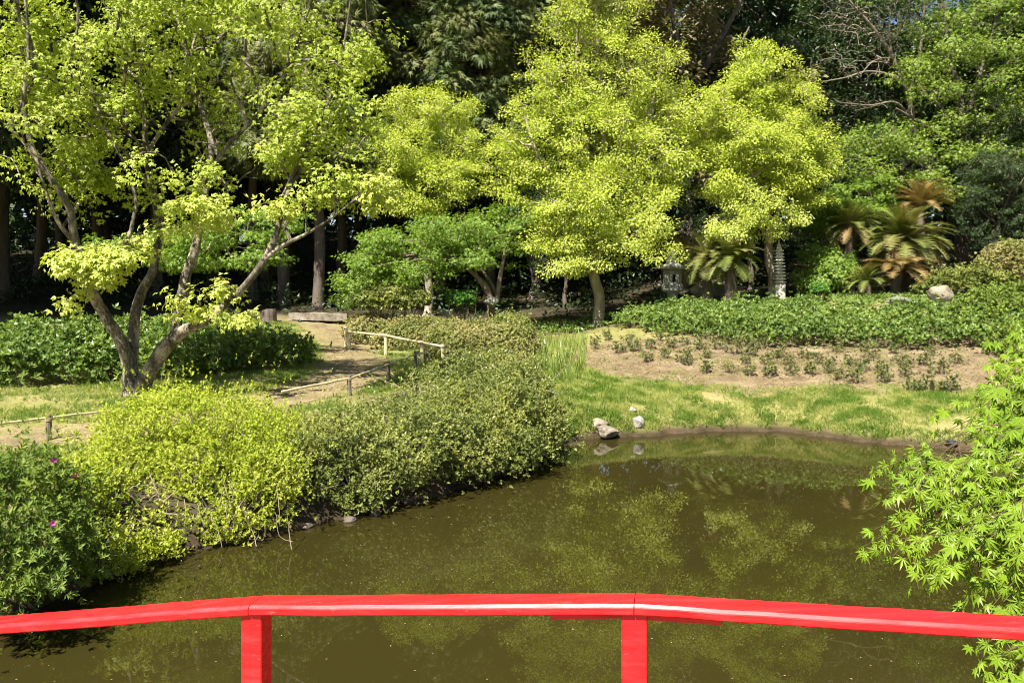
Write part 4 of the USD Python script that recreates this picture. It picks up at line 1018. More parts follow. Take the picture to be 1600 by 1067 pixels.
shrub('clipped_azalea', 'small greyish azalea tuft behind the brownish mound', 'bush', AZ, 1500, 6, (.035, .06), 'azalea_leaf', 145, lump=.14, ns=2, depth=.04, nst=60)
AZ = [blob(605, 470, 24.2, 44, 22, .9), blob(640, 468, 24.2, 32, 18, .7)]
shrub('round_bush', 'green rounded bush under the low garden maple beside the stone slab', 'bush', AZ, 2300, 6, (.055, .095), 'azalea_leaf', 146, lump=.14, ns=1.6, depth=.05, nst=90)
shrub('fresh_shrub', 'vivid green little shrub in the shade below the garden maple', 'bush', [blob(722, 468, 25.5, 22, 14, .5)], 900, 6, (.06, .09), 'fresh_shrub_leaf', 147, lump=.15, depth=.05, nst=40)
shrub('fresh_shrub', 'small light green shrub in front of the cycad trunk', 'bush', [blob(1282, 452, 25.2, 14, 9, .3)], 260, 6, (.05, .09), 'fresh_shrub_leaf', 148, lump=.15, depth=.05, nst=20)
AZ = [blob(1585, 412, 24.5, 50, 36, 1.2), blob(1640, 420, 24.5, 50, 45, 1.2)]
shrub('round_azalea', 'rounded tan green azalea mound at the right edge above the hedge', 'bush', AZ, 2900, 6, (.05, .085), 'clipped_azalea_leaf', 149, lump=.08, ns=1.4, depth=.03, nst=120)
AZ = [blob(1500, 440, 25, 42, 22, .9), blob(1545, 440, 24.6, 36, 26, .9), blob(1460, 452, 25.2, 30, 14, .6)]
shrub('leafy_shrub', 'mixed green shrub behind the tan boulder on the right', 'bush', AZ, 2700, 6, (.055, .10), 'azalea_leaf', 150, lump=.22, ns=2, depth=.06, nst=120)
AZ = [blob(1570, 480, 18.5, 60, 40, .9), blob(1520, 500, 18.8, 50, 30, .8), blob(1610, 540, 16.5, 60, 45, .9)]
shrub('leafy_shrub', 'light green bush between the peony hedge and the overhanging maple', 'bush', AZ, 2700, 6, (.05, .085), 'rhododendron_leaf', 151, lump=.22, ns=2, depth=.06, nst=160)

# rhododendron close by on the left: the leaves that show largest are single leaves
RB = [blob(20, 905, 5.4, 80, 36, .35), blob(110, 880, 6.1, 50, 45, .3), blob(25, 770, 5.9, 70, 75, .42), blob(80, 800, 6.1, 55, 70, .4), blob(0, 850, 5.5, 80, 75, .4), blob(75, 860, 5.8, 55, 60, .35), blob(30, 742, 6.3, 45, 40, .35), blob(-70, 800, 5.6, 80, 110, .5)]
r_ = np.random.default_rng(160)
rt = thing('rhododendron_bush', 'rhododendron with long pointed leaves and purple blooms at lower left bank', 'bush', (-3.9, 6.0, float(H(-3.9, 6.0))))
C, O = shell_points(r_, RB, 2800, .38, 3.4, 160, .08, -.85)
C2, O2 = shell_points(r_, [(b_[0], np.array(b_[1]) * .75) for b_ in RB], 500, .26, 3.0, 161, .05, -.75)
C, O = np.vstack([C, C2]), np.vstack([O, O2])
ok = C[:, 2] > .08
C, O = C[ok], O[ok]
pos, axis, nrm, sz = sprigs(r_, C, O, 8, LANCE, (.032, .060), .85, .6, .4, .5)


def split_leaves(parent, tm, pos, axis, nrm, sz, mat, n_single, name='leaf', rest='foliage', rest_tm=None):
    """The leaves that show largest become single parts, the others one mass."""
    px = CX + pos[:, 0] / pos[:, 1] * F; py = HY + (EYE - pos[:, 2]) / pos[:, 1] * F
    inside = (px > 5) & (px < 1595) & (py > 5) & (py < 1060)
    view = unit(pos - np.array([0, 0, EYE]))
    big = np.where(inside, sz / np.linalg.norm(pos - [0, 0, EYE], axis=1) * (.25 + np.abs((unit(nrm) * view).sum(1))), 0)
    order = np.argsort(-big)
    single, other = order[:n_single], order[n_single:]
    for c_, q in enumerate(single):
        part(parent, name, leaves(tm[c_ % len(tm)] if isinstance(tm, list) else tm, pos[q:q + 1], axis[q:q + 1], nrm[q:q + 1], sz[q:q + 1]), mat)
    part(parent, rest, leaves(rest_tm or tm, pos[other], axis[other], nrm[other], sz[other]), mat, kind='stuff')


# a per-leaf tone for single leaves needs several tones of the same leaf
split_leaves(rt, LANCE, pos, axis, nrm, sz, 'rhododendron_leaf', 300, rest_tm=_tm([(0, 0, 0), (.5, .14, .03), (1, 0, -.08), (.5, -.14, .03)], [(0, 2, 1), (0, 3, 2)]))
bp = np.array([[-3.9, 6.1, .3], [-4.2, 5.8, .35], [-3.7, 6.3, .2], [-4.4, 6.2, .4]])
tp = C[r_.integers(0, len(C), 600)]
tp = tp[np.min(np.linalg.norm(tp[:, None] - bp[None], axis=2), axis=1) < .55][:260]
bp_n = bp[np.argmin(np.linalg.norm(tp[:, None] - bp[None], axis=2), axis=1)]
mid_n = (bp_n + tp) / 2 + r_.normal(size=tp.shape) * .04
part(rt, 'stems', cones(np.vstack([bp_n, mid_n]), np.vstack([mid_n, tp]), np.full(2 * len(tp), .008), np.full(2 * len(tp), .004), 4), 'dry_stem', kind='stuff')
for k_, (px, py, d) in enumerate(((85, 720, 6.0), (83, 818, 5.55))):
    c_ = P(px, py, d)
    ang = np.arange(5) * 1.257
    ax_ = unit(np.array([.3, -.75, .35]))
    e1 = unit(np.cross(ax_, [0, 0, 1.0])); e2 = np.cross(ax_, e1)
    dirs = np.cos(ang)[:, None] * e1 + np.sin(ang)[:, None] * e2
    part(rt, 'blossom', leaves(OVAL, np.tile(c_, (5, 1)), dirs * .8 + ax_ * 1.1, ax_ * .8 - dirs, np.full(5, .042)), 'petal', label='purple blossom half open among the leaves')
for k_, (px, py, d) in enumerate(((34, 700, 6.1), (50, 742, 6.0), (118, 745, 6.1))):
    c_ = P(px, py, d)
    part(rt, 'bud_cluster', leaves(NARROW, np.tile(c_, (9, 1)), randdir(r_, 9) + [0, -.2, .8], randdir(r_, 9), np.full(9, .045)), 'bud', label='reddish brown bud cluster')

# ------------------------------------------------------------------ cycads, their fronds one by one


def cycad(label, crown_px, d, length, n, mat, seed, lift=(.0, 1.2), thick=.16, group=None, skirt=0, px_len=None):
    r = np.random.default_rng(seed)
    top = P(crown_px[0], crown_px[1], d)
    gz = float(H(top[0], top[1]))
    t = thing('cycad', label, 'cycad', (top[0], top[1], gz), group)
    rows = np.array([[top[0] + .05 * math.sin(z_ * 5 + seed), top[1], gz - .1 + (top[2] - gz + .1) * z_, thick * (1.15 - .15 * z_)] for z_ in np.linspace(0, 1, 8)])
    v, f = limb_mesh(rows, 12, .06, .22, seed)
    part(t, 'trunk', (v, f), 'cedar_bark', smooth=False)
    m = n + skirt
    for i in range(m):
        az = i * 2.399963 + r.normal() * .15
        e0 = r.uniform(*lift) if i < n else r.uniform(-.75, -.15)
        L = length * r.uniform(.82, 1.1)
        s = np.linspace(0, 1, 13)
        el = e0 - (.75 + .35 * r.random()) * s ** 1.4
        step = L / 12
        hx_ = np.cumsum(np.cos(el) * step); hz_ = np.cumsum(np.sin(el) * step)
        p = top + np.c_[np.cos(az) * hx_, np.sin(az) * hx_, hz_]
        tang = unit(np.gradient(p, axis=0))
        sidev = np.array([-math.sin(az), math.cos(az), 0.0])
        upv = np.cross(tang, np.tile(sidev, (13, 1))); upv *= np.sign(upv[:, 2:3] + 1e-6)
        rach = tube(p, np.linspace(.014, .005, 13), 4)
        ss = np.linspace(.06, .99, 22)
        q = np.stack([np.interp(ss, s, p[:, k_]) for k_ in range(3)], 1)
        tq = np.stack([np.interp(ss, s, tang[:, k_]) for k_ in range(3)], 1)
        uq = np.stack([np.interp(ss, s, upv[:, k_]) for k_ in range(3)], 1)
        ll = L * .23 * np.maximum(np.sin(np.clip(ss * .84 + .14, 0, 1) * 3.1416), 0) ** .5 + .02
        ms = [rach]
        for sg in (-1, 1):
            ax_ = sidev * sg + tq * .55 + uq * .35 + r.normal(size=(22, 3)) * .06
            ms.append(leaves(SLIVER, q, ax_, uq - sidev * sg * .3, ll))
        part(t, 'frond', join(ms), 'dry_frond' if i >= n else mat)
    return t


cycad('large olive brown cycad with two tier crown at the centre of the right group', (1412, 372), 27.0, 1.5, 84, 'cycad_frond', 201, (-.55, 1.35), skirt=14)
cycad('tall cycad with brown fan crown highest of the right group', (1440, 322), 28.2, 1.1, 52, 'dry_frond', 202, (-.2, 1.4))
cycad('thin trunked cycad leaning at the left of the right group', (1328, 352), 28.0, 1.15, 54, 'cycad_frond', 203, (-.5, 1.3), thick=.12, skirt=8)
cycad('low golden cycad crown in front of the large cycad trunk', (1402, 420), 26.4, 1.3, 44, 'dry_frond', 204, (-.05, .6))
cycad('low green cycad at the foot of the right group', (1355, 438), 26.3, .75, 28, 'cycad_frond', 206, (-.3, 1.2), thick=.08)
cycad('cycad with drooping green fronds beside the rounded yellow tree trunk', (1140, 402), 25.9, 1.0, 70, 'cycad_frond', 207, (-.75, 1.25))
cycad('shaded green cycad left of the drooping cycad', (1104, 402), 26.6, 1.1, 60, 'cycad_frond', 208, (-.7, 1.2))
cycad('small dry brown cycad crown just right of the stone lantern', (1072, 388), 28.5, .75, 24, 'dry_frond', 209, (-.1, 1.0), thick=.1)

# ------------------------------------------------------------------ stone lantern, pagoda, slab, rocks
px_m = lambda px, d: px / F * d
ld = 26.0
lb_ = P(1050.5, 482, ld)
lb_[2] = float(H(lb_[0], lb_[1]))
lan = thing('stone_lantern', 'weathered grey stone lantern with petal platform under the yellow green tree', 'lantern', lb_)
z0 = lb_[2]
zt = lambda py: EYE - (py - HY) / F * ld
zfoot = min(z0, zt(480))


def revolve(profile, sides, c, twist=0.0, lump=.0, seed=0):
    ang = np.arange(sides) * 2 * np.pi / sides + twist
    prof = np.asarray(profile, float)
    v = np.concatenate([np.stack([np.cos(ang) * r + c[0], np.sin(ang) * r + c[1], np.full(sides, z)], 1) for r, z in prof])
    k = len(prof)
    i, j = np.meshgrid(np.arange(k - 1), np.arange(sides), indexing='ij')
    q = np.stack([i * sides + j, i * sides + (j + 1) % sides, (i + 1) * sides + (j + 1) % sides, (i + 1) * sides + j], -1).reshape(-1, 4)
    f = np.vstack([q[:, [0, 1, 2]], q[:, [0, 2, 3]]])
    n_ = len(v)
    v = np.vstack([v, [c[0], c[1], prof[0, 1]], [c[0], c[1], prof[-1, 1]]])
    jj = np.arange(sides)
    f = np.vstack([f, np.stack([np.full(sides, n_), (jj + 1) % sides, jj], 1), np.stack([np.full(sides, n_ + 1), (k - 1) * sides + jj, (k - 1) * sides + (jj + 1) % sides], 1)])
    if lump:
        v = v + (fbm(v * 8, 3, seed)[:, None] - .5) * lump
    return v, f


c2 = lb_[:2]
part(lan, 'base', revolve([(.27, z0 - .25), (.27, zfoot - .02), (.24, zfoot + .03), (.19, zfoot + .06)], 12, c2, lump=.02), 'lantern_stone')
part(lan, 'shaft', revolve([(.205, zfoot + .05), (.17, zfoot + .14), (.155, zfoot + .24), (.165, zfoot + .34), (.185, zt(458))], 16, c2, lump=.015, seed=2), 'lantern_stone', smooth=40)
zp = zt(458)
part(lan, 'platform', revolve([(.19, zp - .005), (.30, zp + .05), (.36, zp + .10), (.36, zp + .15), (.33, zp + .17)], 18, c2, lump=.02, seed=3), 'lantern_stone')
for i in range(6):
    a_ = i * math.pi / 3 + .25
    part(lan, 'petal', rock((c2[0] + math.cos(a_) * .29, c2[1] + math.sin(a_) * .29, zp + .22), (.10, .10, .10), 400 + i, 2, .12), 'lantern_stone', smooth=True)
zb0, zb1 = zp + .165, zt(423)
six = []
for i in range(6):
    a0_, a1_ = i * math.pi / 3 + .0, (i + 1) * math.pi / 3 + .0
    p0 = np.array([math.cos(a0_), math.sin(a0_)]) * .27 + c2; p1 = np.array([math.cos(a1_), math.sin(a1_)]) * .27 + c2
    mid = (p0 + p1) / 2; ln = np.linalg.norm(p1 - p0); an = math.atan2(*(p1 - p0)[::-1])
    hh = zb1 - zb0
    front = i in (1, 4)                                      # the opening looks towards the pond
    if front:
        ms = [box((*(mid + (p0 - mid) * .72), zb0 + hh / 2), (ln * .30, .07, hh), an), box((*(mid + (p1 - mid) * .72), zb0 + hh / 2), (ln * .30, .07, hh), an), box((*mid, zb0 + hh * .16), (ln * .42, .066, hh * .32), an), box((*mid, zb1 - hh * .12), (ln * .42, .066, hh * .24), an)]
    else:
        ms = [box((*mid, zb0 + hh / 2), (ln * 1.02, .07, hh), an)]
    part(lan, 'firebox_panel', join(ms), 'lantern_stone')
zr = zb1
roofp = revolve([(.24, zr - .004), (.47, zr + .02), (.49, zr + .07), (.38, zr + .13), (.22, zr + .24), (.14, zr + .33)], 6, c2, lump=.02, seed=5)
rv = roofp[0]; rad = np.linalg.norm(rv[:, :2] - c2, axis=1); rv[:, 2] += np.clip(rad - .36, 0, 1) * .55
part(lan, 'roof', (rv, roofp[1]), 'lantern_stone')
part(lan, 'finial', revolve([(.13, zr + .32), (.16, zr + .38), (.16, zr + .50), (.11, zr + .60), (.03, zr + .68)], 12, c2, lump=.02, seed=6), 'lantern_stone', smooth=40)

pd = 27.3
pb = P(1217, 452, pd)
pg = thing('stone_pagoda', 'slim stone pagoda of stacked tiers behind the leaning pale trunk', 'pagoda', (pb[0], pb[1], float(H(pb[0], pb[1]))))
gz = float(H(pb[0], pb[1]))
zt2 = lambda py: EYE - (py - HY) / F * pd
part(pg, 'base', box((pb[0], pb[1], (gz - .2 + zt2(444)) / 2), (.34, .34, zt2(444) - gz + .2)), 'pagoda_stone')
ys = np.linspace(441, 392, 11)
for i, y_ in enumerate(ys):
    w = .36 - .012 * i
    zc = zt2(y_)
    part(pg, 'tier', tri(trimesh.convex.convex_hull(np.vstack([np.array([[sx * w * .42, sy * w * .42, -.032], [sx * w * .54, sy * w * .54, -.012], [sx * w * .55, sy * w * .55, .012], [sx * w * .42, sy * w * .42, .030]]) + [pb[0], pb[1], zc] for sx in (-1, 1) for sy in (-1, 1)]))), 'pagoda_stone')
    part(pg, 'block', box((pb[0], pb[1], zc + .055), (w * .56, w * .56, .054)), 'pagoda_stone')
part(pg, 'spire', revolve([(.085, zt2(390)), (.10, zt2(388)), (.06, zt2(386)), (.07, zt2(383)), (.03, zt2(380)), (.015, zt2(374))], 10, pb[:2]), 'pagoda_stone', smooth=40)

sb_d = 27.0
s0, s1 = P(452, 488, sb_d), P(546, 482, sb_d)
sc_ = (s0 + s1) / 2
sg_z = float(H(sc_[0], sc_[1]))
sl = thing('stone_bench', 'long flat stone slab bench at the forest edge beyond the path', 'bench', (sc_[0], sc_[1], sg_z))
m = trimesh.creation.box((2.15, .62, .24)); m = m.subdivide().subdivide().subdivide()
v = np.array(m.vertices); v = v + (fbm(v * 2.2 + 3, 4, 8)[:, None] - .5) * .16 * np.array([1, 1, .8]); v = v * (1 - .08 * (np.abs(v[:, :1]) / 1.1) ** 3)
zc = sg_z + .17
part(sl, 'slab', (v + [sc_[0], sc_[1], zc], np.array(m.faces)), 'tan_rock', smooth=35)
for sx in (-.6, .62):
    part(sl, 'support', rock((sc_[0] + sx, sc_[1] + .05, (sg_z + zc) / 2 - .08), (.22, .2, .16), 60 + int(sx * 10), 2, .15), 'grey_rock', smooth=True)
st = P(420, 487, 26.5)
solo('dark_stump', tube(resample([(st[0], st[1], float(H(st[0], st[1])) - .1), (st[0] + .02, st[1], st[2] - .1), (st[0], st[1] + .02, st[2] + .05)], .08), [.30, .27, .25, .24, .24, .24, .24, .24][:len(resample([(st[0], st[1], float(H(st[0], st[1])) - .1), (st[0] + .02, st[1], st[2] - .1), (st[0], st[1] + .02, st[2] + .05)], .08))], 12), 'cedar_bark', 'dark squat tree stump left of the stone slab bench', 'stump')


def place_rock(px, py, rpx, hpx, d, mat, label, seed, group=None, sink=.3, deep=1.0):
    if d is None:
        d = G(px, py + hpx * .55, 8, 40)[1]
    c_ = P(px, py, d)
    s_ = (px_m(rpx, d), px_m(rpx, d) * deep, px_m(hpx, d))
    solo('garden_rock', rock(c_ - np.array([0, 0, s_[2] * sink * .0]), s_, seed), mat, label, 'rock', group, smooth=30)


gs = G(948, 676, 10, 20)
place_rock(949, 674, 17, 11, 13.75, 'tan_rock', 'tan rock at the water edge lowest of the shore stones', 501)
place_rock(936, 662, 16, 10, None, 'tan_rock', 'brown tan rock just above the lowest shore stone', 502)
place_rock(997, 660, 9, 11, None, 'white_rock', 'pale upright stone on the grassy shore', 503)
place_rock(988, 641, 6, 5, None, 'white_rock', 'small white stone in the grass above the pale upright stone', 504)
place_rock(1121, 450, 15, 14, 28.2, 'grey_rock', 'grey green boulder between the cycads and lantern', 505)
place_rock(1090, 453, 13, 8, 28.0, 'white_rock', 'white jagged rock left of the grey green boulder', 506)
place_rock(1068, 456, 9, 6, 28.0, 'tan_rock', 'low tan rock beside the stone lantern', 507)
place_rock(1472, 459, 20, 16, 22.9, 'tan_rock', 'rounded tan boulder at the upper edge of the right hedge', 508)
place_rock(1408, 470, 22, 7, 23.4, 'grey_rock', 'flat grey stone left of the rounded tan boulder', 509)
place_rock(1160, 476, 10, 4, 24.6, 'grey_rock', 'flat grey slab at the back of the hedge near the leaning trunk', 510)
place_rock(768, 472, 12, 9, 25.6, 'grey_rock', 'mossy grey rock at the foot of the garden maple', 511)
place_rock(690, 488, 12, 6, 25.0, 'grey_rock', 'low flat rock behind the clipped azalea mound', 512)
place_rock(843, 462, 10, 6, 27.5, 'grey_rock', 'mossy stone in the shaded ground cover', 513)
for i, (px, py) in enumerate(((862, 503), (888, 502), (911, 504), (848, 508))):
    place_rock(px, py + 4, 5, 4, None, 'grey_rock', 'small grey stone lining the shaded ditch left of the tallest yellow tree', 520 + i, 'stones lining the shaded ditch')
for i, (px, py, d) in enumerate(((1283, 665, 14.0),)):
    pass
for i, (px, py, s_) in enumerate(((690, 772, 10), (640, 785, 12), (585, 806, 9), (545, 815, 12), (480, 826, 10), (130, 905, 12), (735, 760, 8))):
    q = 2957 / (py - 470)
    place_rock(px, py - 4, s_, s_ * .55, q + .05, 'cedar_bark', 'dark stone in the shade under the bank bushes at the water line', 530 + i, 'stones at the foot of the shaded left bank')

# ------------------------------------------------------------------ low rail fences


def fence(label, posts, rails, rp, rr_, seed, rail_mat='bamboo_rail', post_mat='weathered_post', ropes=True):
    r = np.random.default_rng(seed)
    b_ = posts[0][0]
    t = thing('rail_fence', label, 'fence', (b_[0], b_[1], float(H(b_[0], b_[1]))))
    for p, hgt in posts:
        gz = float(H(p[0], p[1]))
        tp = p[2]
        rows = [(p[0], p[1], gz - .2, rp * 1.02), (p[0], p[1], gz + .02, rp), (p[0] + r.normal() * .006, p[1], (gz + tp) / 2, rp * .98), (p[0] + r.normal() * .008, p[1], tp - .012, rp * .96), (p[0], p[1], tp, rp * .80)]
        po = part(t, 'post', limb_mesh(np.array(rows), 10, .05, .06, seed), post_mat, smooth=35)
        if ropes:
            k = [tube([(p[0] + math.cos(a_) * rp * 1.12, p[1] + math.sin(a_) * rp * 1.12, tp - .07 + j * .012) for a_ in np.linspace(0, 6.28, 13)], .006, 5) for j in range(3)]
            part(po, 'rope_tie', join(k), 'rope')
    for a_, b2_ in rails:
        q = np.linspace(0, 1, 9)[:, None]
        pts_ = a_ * (1 - q) + b2_ * q
        pts_[1:-1] += r.normal(size=(7, 3)) * .003
        rad_ = np.full(9, rr_); rad_[::3] *= 1.12
        part(t, 'rail', tube(pts_, rad_, 8), rail_mat, smooth=True)
    return t


def post_at(px, py_top, d):
    p = P(px, py_top, d)
    return (p, 0)


fence('low fence with one dark post and bamboo rail at the left path', [post_at(76, 648, 9.9)], [(P(84, 652, 9.9), P(176, 641, 10.6)), (P(72, 653, 9.92), P(-20, 664, 9.4))], .035, .016, 601)
def posts_on_ground(rows):
    """rows: photo px of the foot, py of the foot, py of the top."""
    return [(P(px, pt, G(px, pf, 8, 30)[1]), 0) for px, pf, pt in rows]


def along(p, q, drop):
    return p[0] - [0, 0, drop], q[0] - [0, 0, drop]


fp = posts_on_ground([(540, 541, 510), (546, 546, 516), (603, 556, 521), (659, 566, 532), (692, 568, 538)])
fence('pale bamboo rail fence in front of the clipped azalea mound', fp, [along(fp[1], fp[2], .05), along(fp[2], fp[3], .05), along(fp[3], fp[4], .05)], .05, .028, 602, post_mat='bamboo_rail')
fp = posts_on_ground([(546, 618, 586), (607, 592, 564), (649, 578, 549), (668, 574, 547)])
e0 = P(440, 612, fp[0][0][1] - .9)
fence('darker low rail fence on the pond side of the path', fp, [(e0, fp[0][0] - [0, 0, .05]), along(fp[0], fp[1], .06), along(fp[1], fp[2], .06), along(fp[2], fp[3], .05)], .036, .017, 603)

# ------------------------------------------------------------------ seedlings in the soil bed
SEED_PX = [(948, 532), (965, 552), (990, 548), (1016, 545), (1010, 566), (1050, 543), (1070, 540), (985, 535), (1040, 560), (1075, 571), (1089, 546), (1119, 546), (1072, 566), (1106, 559), (1108, 583), (1138, 583), (1151, 553), (1162, 569), (1178, 556), (1172, 587), (1200, 570), (1200, 589),
           (1216, 559), (1234, 569), (1235, 587), (1255, 560), (1270, 585), (1277, 568), (1297, 582), (1326, 569), (1308, 592), (1338, 598), (1355, 558), (1375, 585), (1386, 598), (1410, 570), (1416, 588), (1424, 612), (1447, 570), (1452, 555), (1471, 585), (1452, 612), (1480, 612), (1493, 568),
           (930, 545), (1030, 532), (1140, 538), (1190, 545), (1250, 540), (1310, 552), (1400, 552), (1350, 580)]
r_ = np.random.default_rng(700)
protos = []
for k_ in range(4):
    g0 = G(*SEED_PX[k_])
    t = thing('seedling', 'little green shrub seedling planted in rows on the bare soil bed', 'seedling', g0, 'seedlings planted in the bare soil bed')
    hh = .30
    bl_ = [(g0 + np.array([r_.normal() * .05, r_.normal() * .05, hh * .55]), (.13, .13, hh * .5)), (g0 + np.array([r_.normal() * .08, r_.normal() * .08, hh * .4]), (.14, .14, hh * .35))]
    C, O = shell_points(r_, bl_, 62, .3, 6, 700 + k_, .05, -.6)
    part(t, 'foliage', leaves(DIAMOND, *sprigs(r_, C, O, 5, DIAMOND, (.035, .065), .8, .5)), 'seedling_leaf', kind='stuff')
    part(t, 'stems', cones(np.tile(g0 - [0, 0, .03], (24, 1)), C[:24], np.full(24, .005), np.full(24, .002), 4), 'dry_stem', kind='stuff')
    protos.append(t)
for k_, (px, py) in enumerate(SEED_PX[4:]):
    g0 = G(px, py)
    copy_thing(protos[k_ % 4], 'seedling', g0, float(r_.uniform(0, 360)), float(r_.uniform(.72, 1.1)), 'little green shrub seedling planted in rows on the bare soil bed', 'seedling', 'seedlings planted in the bare soil bed')

# iris leaves at the foot of the azaleas
r_ = np.random.default_rng(710)
n = 1000
ii = np.c_[r_.uniform(830, 915, n), r_.uniform(528, 600, n)]
ii = ii[(ii[:, 0] + (ii[:, 1] - 528) * .25) < 925]
gg = np.array([G(a_, b__, 12, 30) for a_, b__ in ii])
it = thing('iris_patch', 'patch of upright pale green iris leaves left of the soil bed', 'iris', gg.mean(0))
ax_ = np.c_[r_.normal(size=(len(gg), 2)) * .22, np.ones(len(gg))]
part(it, 'leaf_blades', leaves(_tm([(0, -.03, 0), (0, .03, 0), (.55, .035, .0), (.55, -.035, .0), (1, 0, .10)], [(0, 1, 2), (0, 2, 3), (3, 2, 4)]), gg, ax_, np.c_[r_.normal(size=(len(gg), 2)), np.full(len(gg), .1)], r_.uniform(.16, .40, len(gg))), 'iris_leaf', kind='stuff')

# ------------------------------------------------------------------ grass, litter, ground cover, specks on the pond
BLADE = _tm([(0, -.045, 0), (0, .045, 0), (.55, .03, .07), (1, 0, .30)], [(0, 1, 2), (0, 2, 3)])


def grass_points(rng, n, box_, pred):
    xy = np.c_[rng.uniform(box_[0], box_[1], n), rng.uniform(box_[2], box_[3], n)]
    z = _zone(xy); s = _sd(xy)
    ok = (s > .06) & pred(xy, z, s, fbm(np.c_[xy, np.zeros(n)] * 1.3, 3, 31))
    xy = xy[ok]
    return np.c_[xy, H(xy[:, 0], xy[:, 1])]


r_ = np.random.default_rng(720)
g1 = grass_points(r_, 150000, (-1, 11, 12.2, 18), lambda xy, z, s, f: (z[:, 1] < .4 + .4 * (r_.random(len(xy)) < .25)) & (f > .22 + .24 * r_.random(len(xy))))
g2 = grass_points(r_, 90000, (-11, -.5, 8, 27), lambda xy, z, s, f: (z[:, 0] < .35) & (z[:, 2] < .6) & (f > .28 + .2 * r_.random(len(xy))))
g3 = grass_points(r_, 3500, (1, 10, 14.8, 21), lambda xy, z, s, f: (z[:, 1] >= .5) & (f > .5))
g4 = grass_points(r_, 9000, (.0, 2.2, 11.2, 17.5), lambda xy, z, s, f: z[:, 1] < .5)
edge = np.c_[r_.uniform(.6, 8.6, 30000), r_.uniform(11.4, 15, 30000)]
es = _sd(edge)
edge = edge[(es > .04) & (es < .22) & (fbm(np.c_[edge, np.zeros(len(edge))] * 1.7, 2, 5) > .45)][:2400]
g5 = np.c_[edge, np.maximum(H(edge[:, 0], edge[:, 1]), .0)]
tuft_at = np.vstack([g1, g2, g3, g4, g5])
pi = UsdGeom.PointInstancer.Define(stage, '/World/grass')
tag(pi.GetPrim(), 'short yellow green grass on the pond banks and path edges', 'grass', kind='stuff')
pr_paths = []
for k_ in range(5):
    nb = 9
    p0 = np.c_[r_.normal(size=(nb, 2)) * .022, np.zeros(nb)]
    ax_ = np.c_[r_.normal(size=(nb, 2)) * .55, np.ones(nb)]
    m = usdkit.mesh(stage, f'/World/grass/tuft_{k_:03d}' if k_ else '/World/grass/tuft', leaves(BLADE, p0, ax_, np.c_[r_.normal(size=(nb, 2)), np.zeros(nb)], r_.uniform(.035, .085, nb)), MAT['grass_blade'])
    pr_paths.append(m.GetPath())
pi.CreatePrototypesRel().SetTargets(pr_paths)
N = len(tuft_at)
pi.CreatePositionsAttr(Vt.Vec3fArray.FromNumpy(tuft_at.astype(np.float32)))
pi.CreateProtoIndicesAttr(Vt.IntArray.FromNumpy(r_.integers(0, 5, N).astype(np.int32)))
sc_v = (.42 + .95 * r_.random(N) ** 2.5)[:, None] * np.ones(3)
sc_v[N - len(g4) - len(g5):] *= 1.4
pi.CreateScalesAttr(Vt.Vec3fArray.FromNumpy(sc_v.astype(np.float32)))
half = r_.random(N) * np.pi
pi.CreateOrientationsAttr(Vt.QuathArray([Gf.Quath(float(math.cos(h_)), 0, 0, float(math.sin(h_))) for h_ in half]))

FLAKE = _tm([(0, 0, 0), (.5, .25, .06), (1, 0, .02), (.5, -.22, .04)], [(0, 2, 1), (0, 3, 2)])
xy = np.vstack([np.c_[r_.uniform(-6.5, -2.2, 12000), r_.uniform(8.5, 27, 12000)], np.c_[r_.uniform(-1, 11, 42000), r_.uniform(12.5, 21, 42000)], np.c_[r_.uniform(-10, -1, 9000), r_.uniform(8, 27, 9000)]])
s_ = _sd(xy); ff = fbm(np.c_[xy, np.zeros(len(xy))] * 1.1, 3, 77)
zz = _zone(xy)
xy = xy[(s_ > .08) & (ff > .33 + .3 * r_.random(len(xy))) & ((zz[:, 0] + zz[:, 1] > .4) | (r_.random(len(xy)) < .3))]
lp = np.c_[xy, H(xy[:, 0], xy[:, 1]) + .012]
solo('leaf_litter', leaves(FLAKE, lp, np.c_[r_.normal(size=(len(lp), 2)), r_.normal(size=len(lp)) * .25], np.c_[r_.normal(size=(len(lp), 2)) * .35, np.ones(len(lp))], r_.uniform(.015, .06, len(lp))), 'litter_flake', 'dry straw coloured leaf litter scattered over soil and grass', 'leaf litter', kind='stuff')

gp = np.vstack([grass_points(r_, 4200, (-4, 9, 22.5, 29), lambda xy, z, s, f: (z[:, 2] > .3) & (f > .40)), grass_points(r_, 2600, (4, 15, 21.5, 27), lambda xy, z, s, f: (z[:, 1] < .3) & (f > .30))])
solo('ground_cover', leaves(DIAMOND, *sprigs(r_, gp + [0, 0, .12], np.tile([0, 0, 1.0], (len(gp), 1)), 6, DIAMOND, (.07, .14), .9, .5)), 'peony_leaf', 'low leafy ground cover in the shade under the trees', 'ground cover', kind='stuff')

xy = np.c_[r_.uniform(-3.5, 6, 2600), r_.uniform(3.0, 13.5, 2600)]
xy = xy[_sd(xy) < -.12][:900]
solo('floating_specks', leaves(FLAKE, np.c_[xy, np.full(len(xy), .004)], np.c_[r_.normal(size=(len(xy), 2)), np.zeros(len(xy))], np.tile([0, 0, 1.0], (len(xy), 1)) + r_.normal(size=(len(xy), 3)) * .06, r_.uniform(.006, .022, len(xy))), 'litter_flake', 'tiny pale petals and bits floating on the pond', 'floating debris', kind='stuff')

# ------------------------------------------------------------------ a dark bird on the right shore
bc = G(1490, 701, 9, 20)
bc[2] += .085
bird = thing('bird', 'small dark grey bird facing left at the right shore under the maple', 'bird', (bc[0], bc[1], bc[2] - .06))
import manifold3d as m3


def ball(c_, r):
    s = trimesh.creation.icosphere(2, r); s.apply_translation(c_); return np.array(s.vertices)


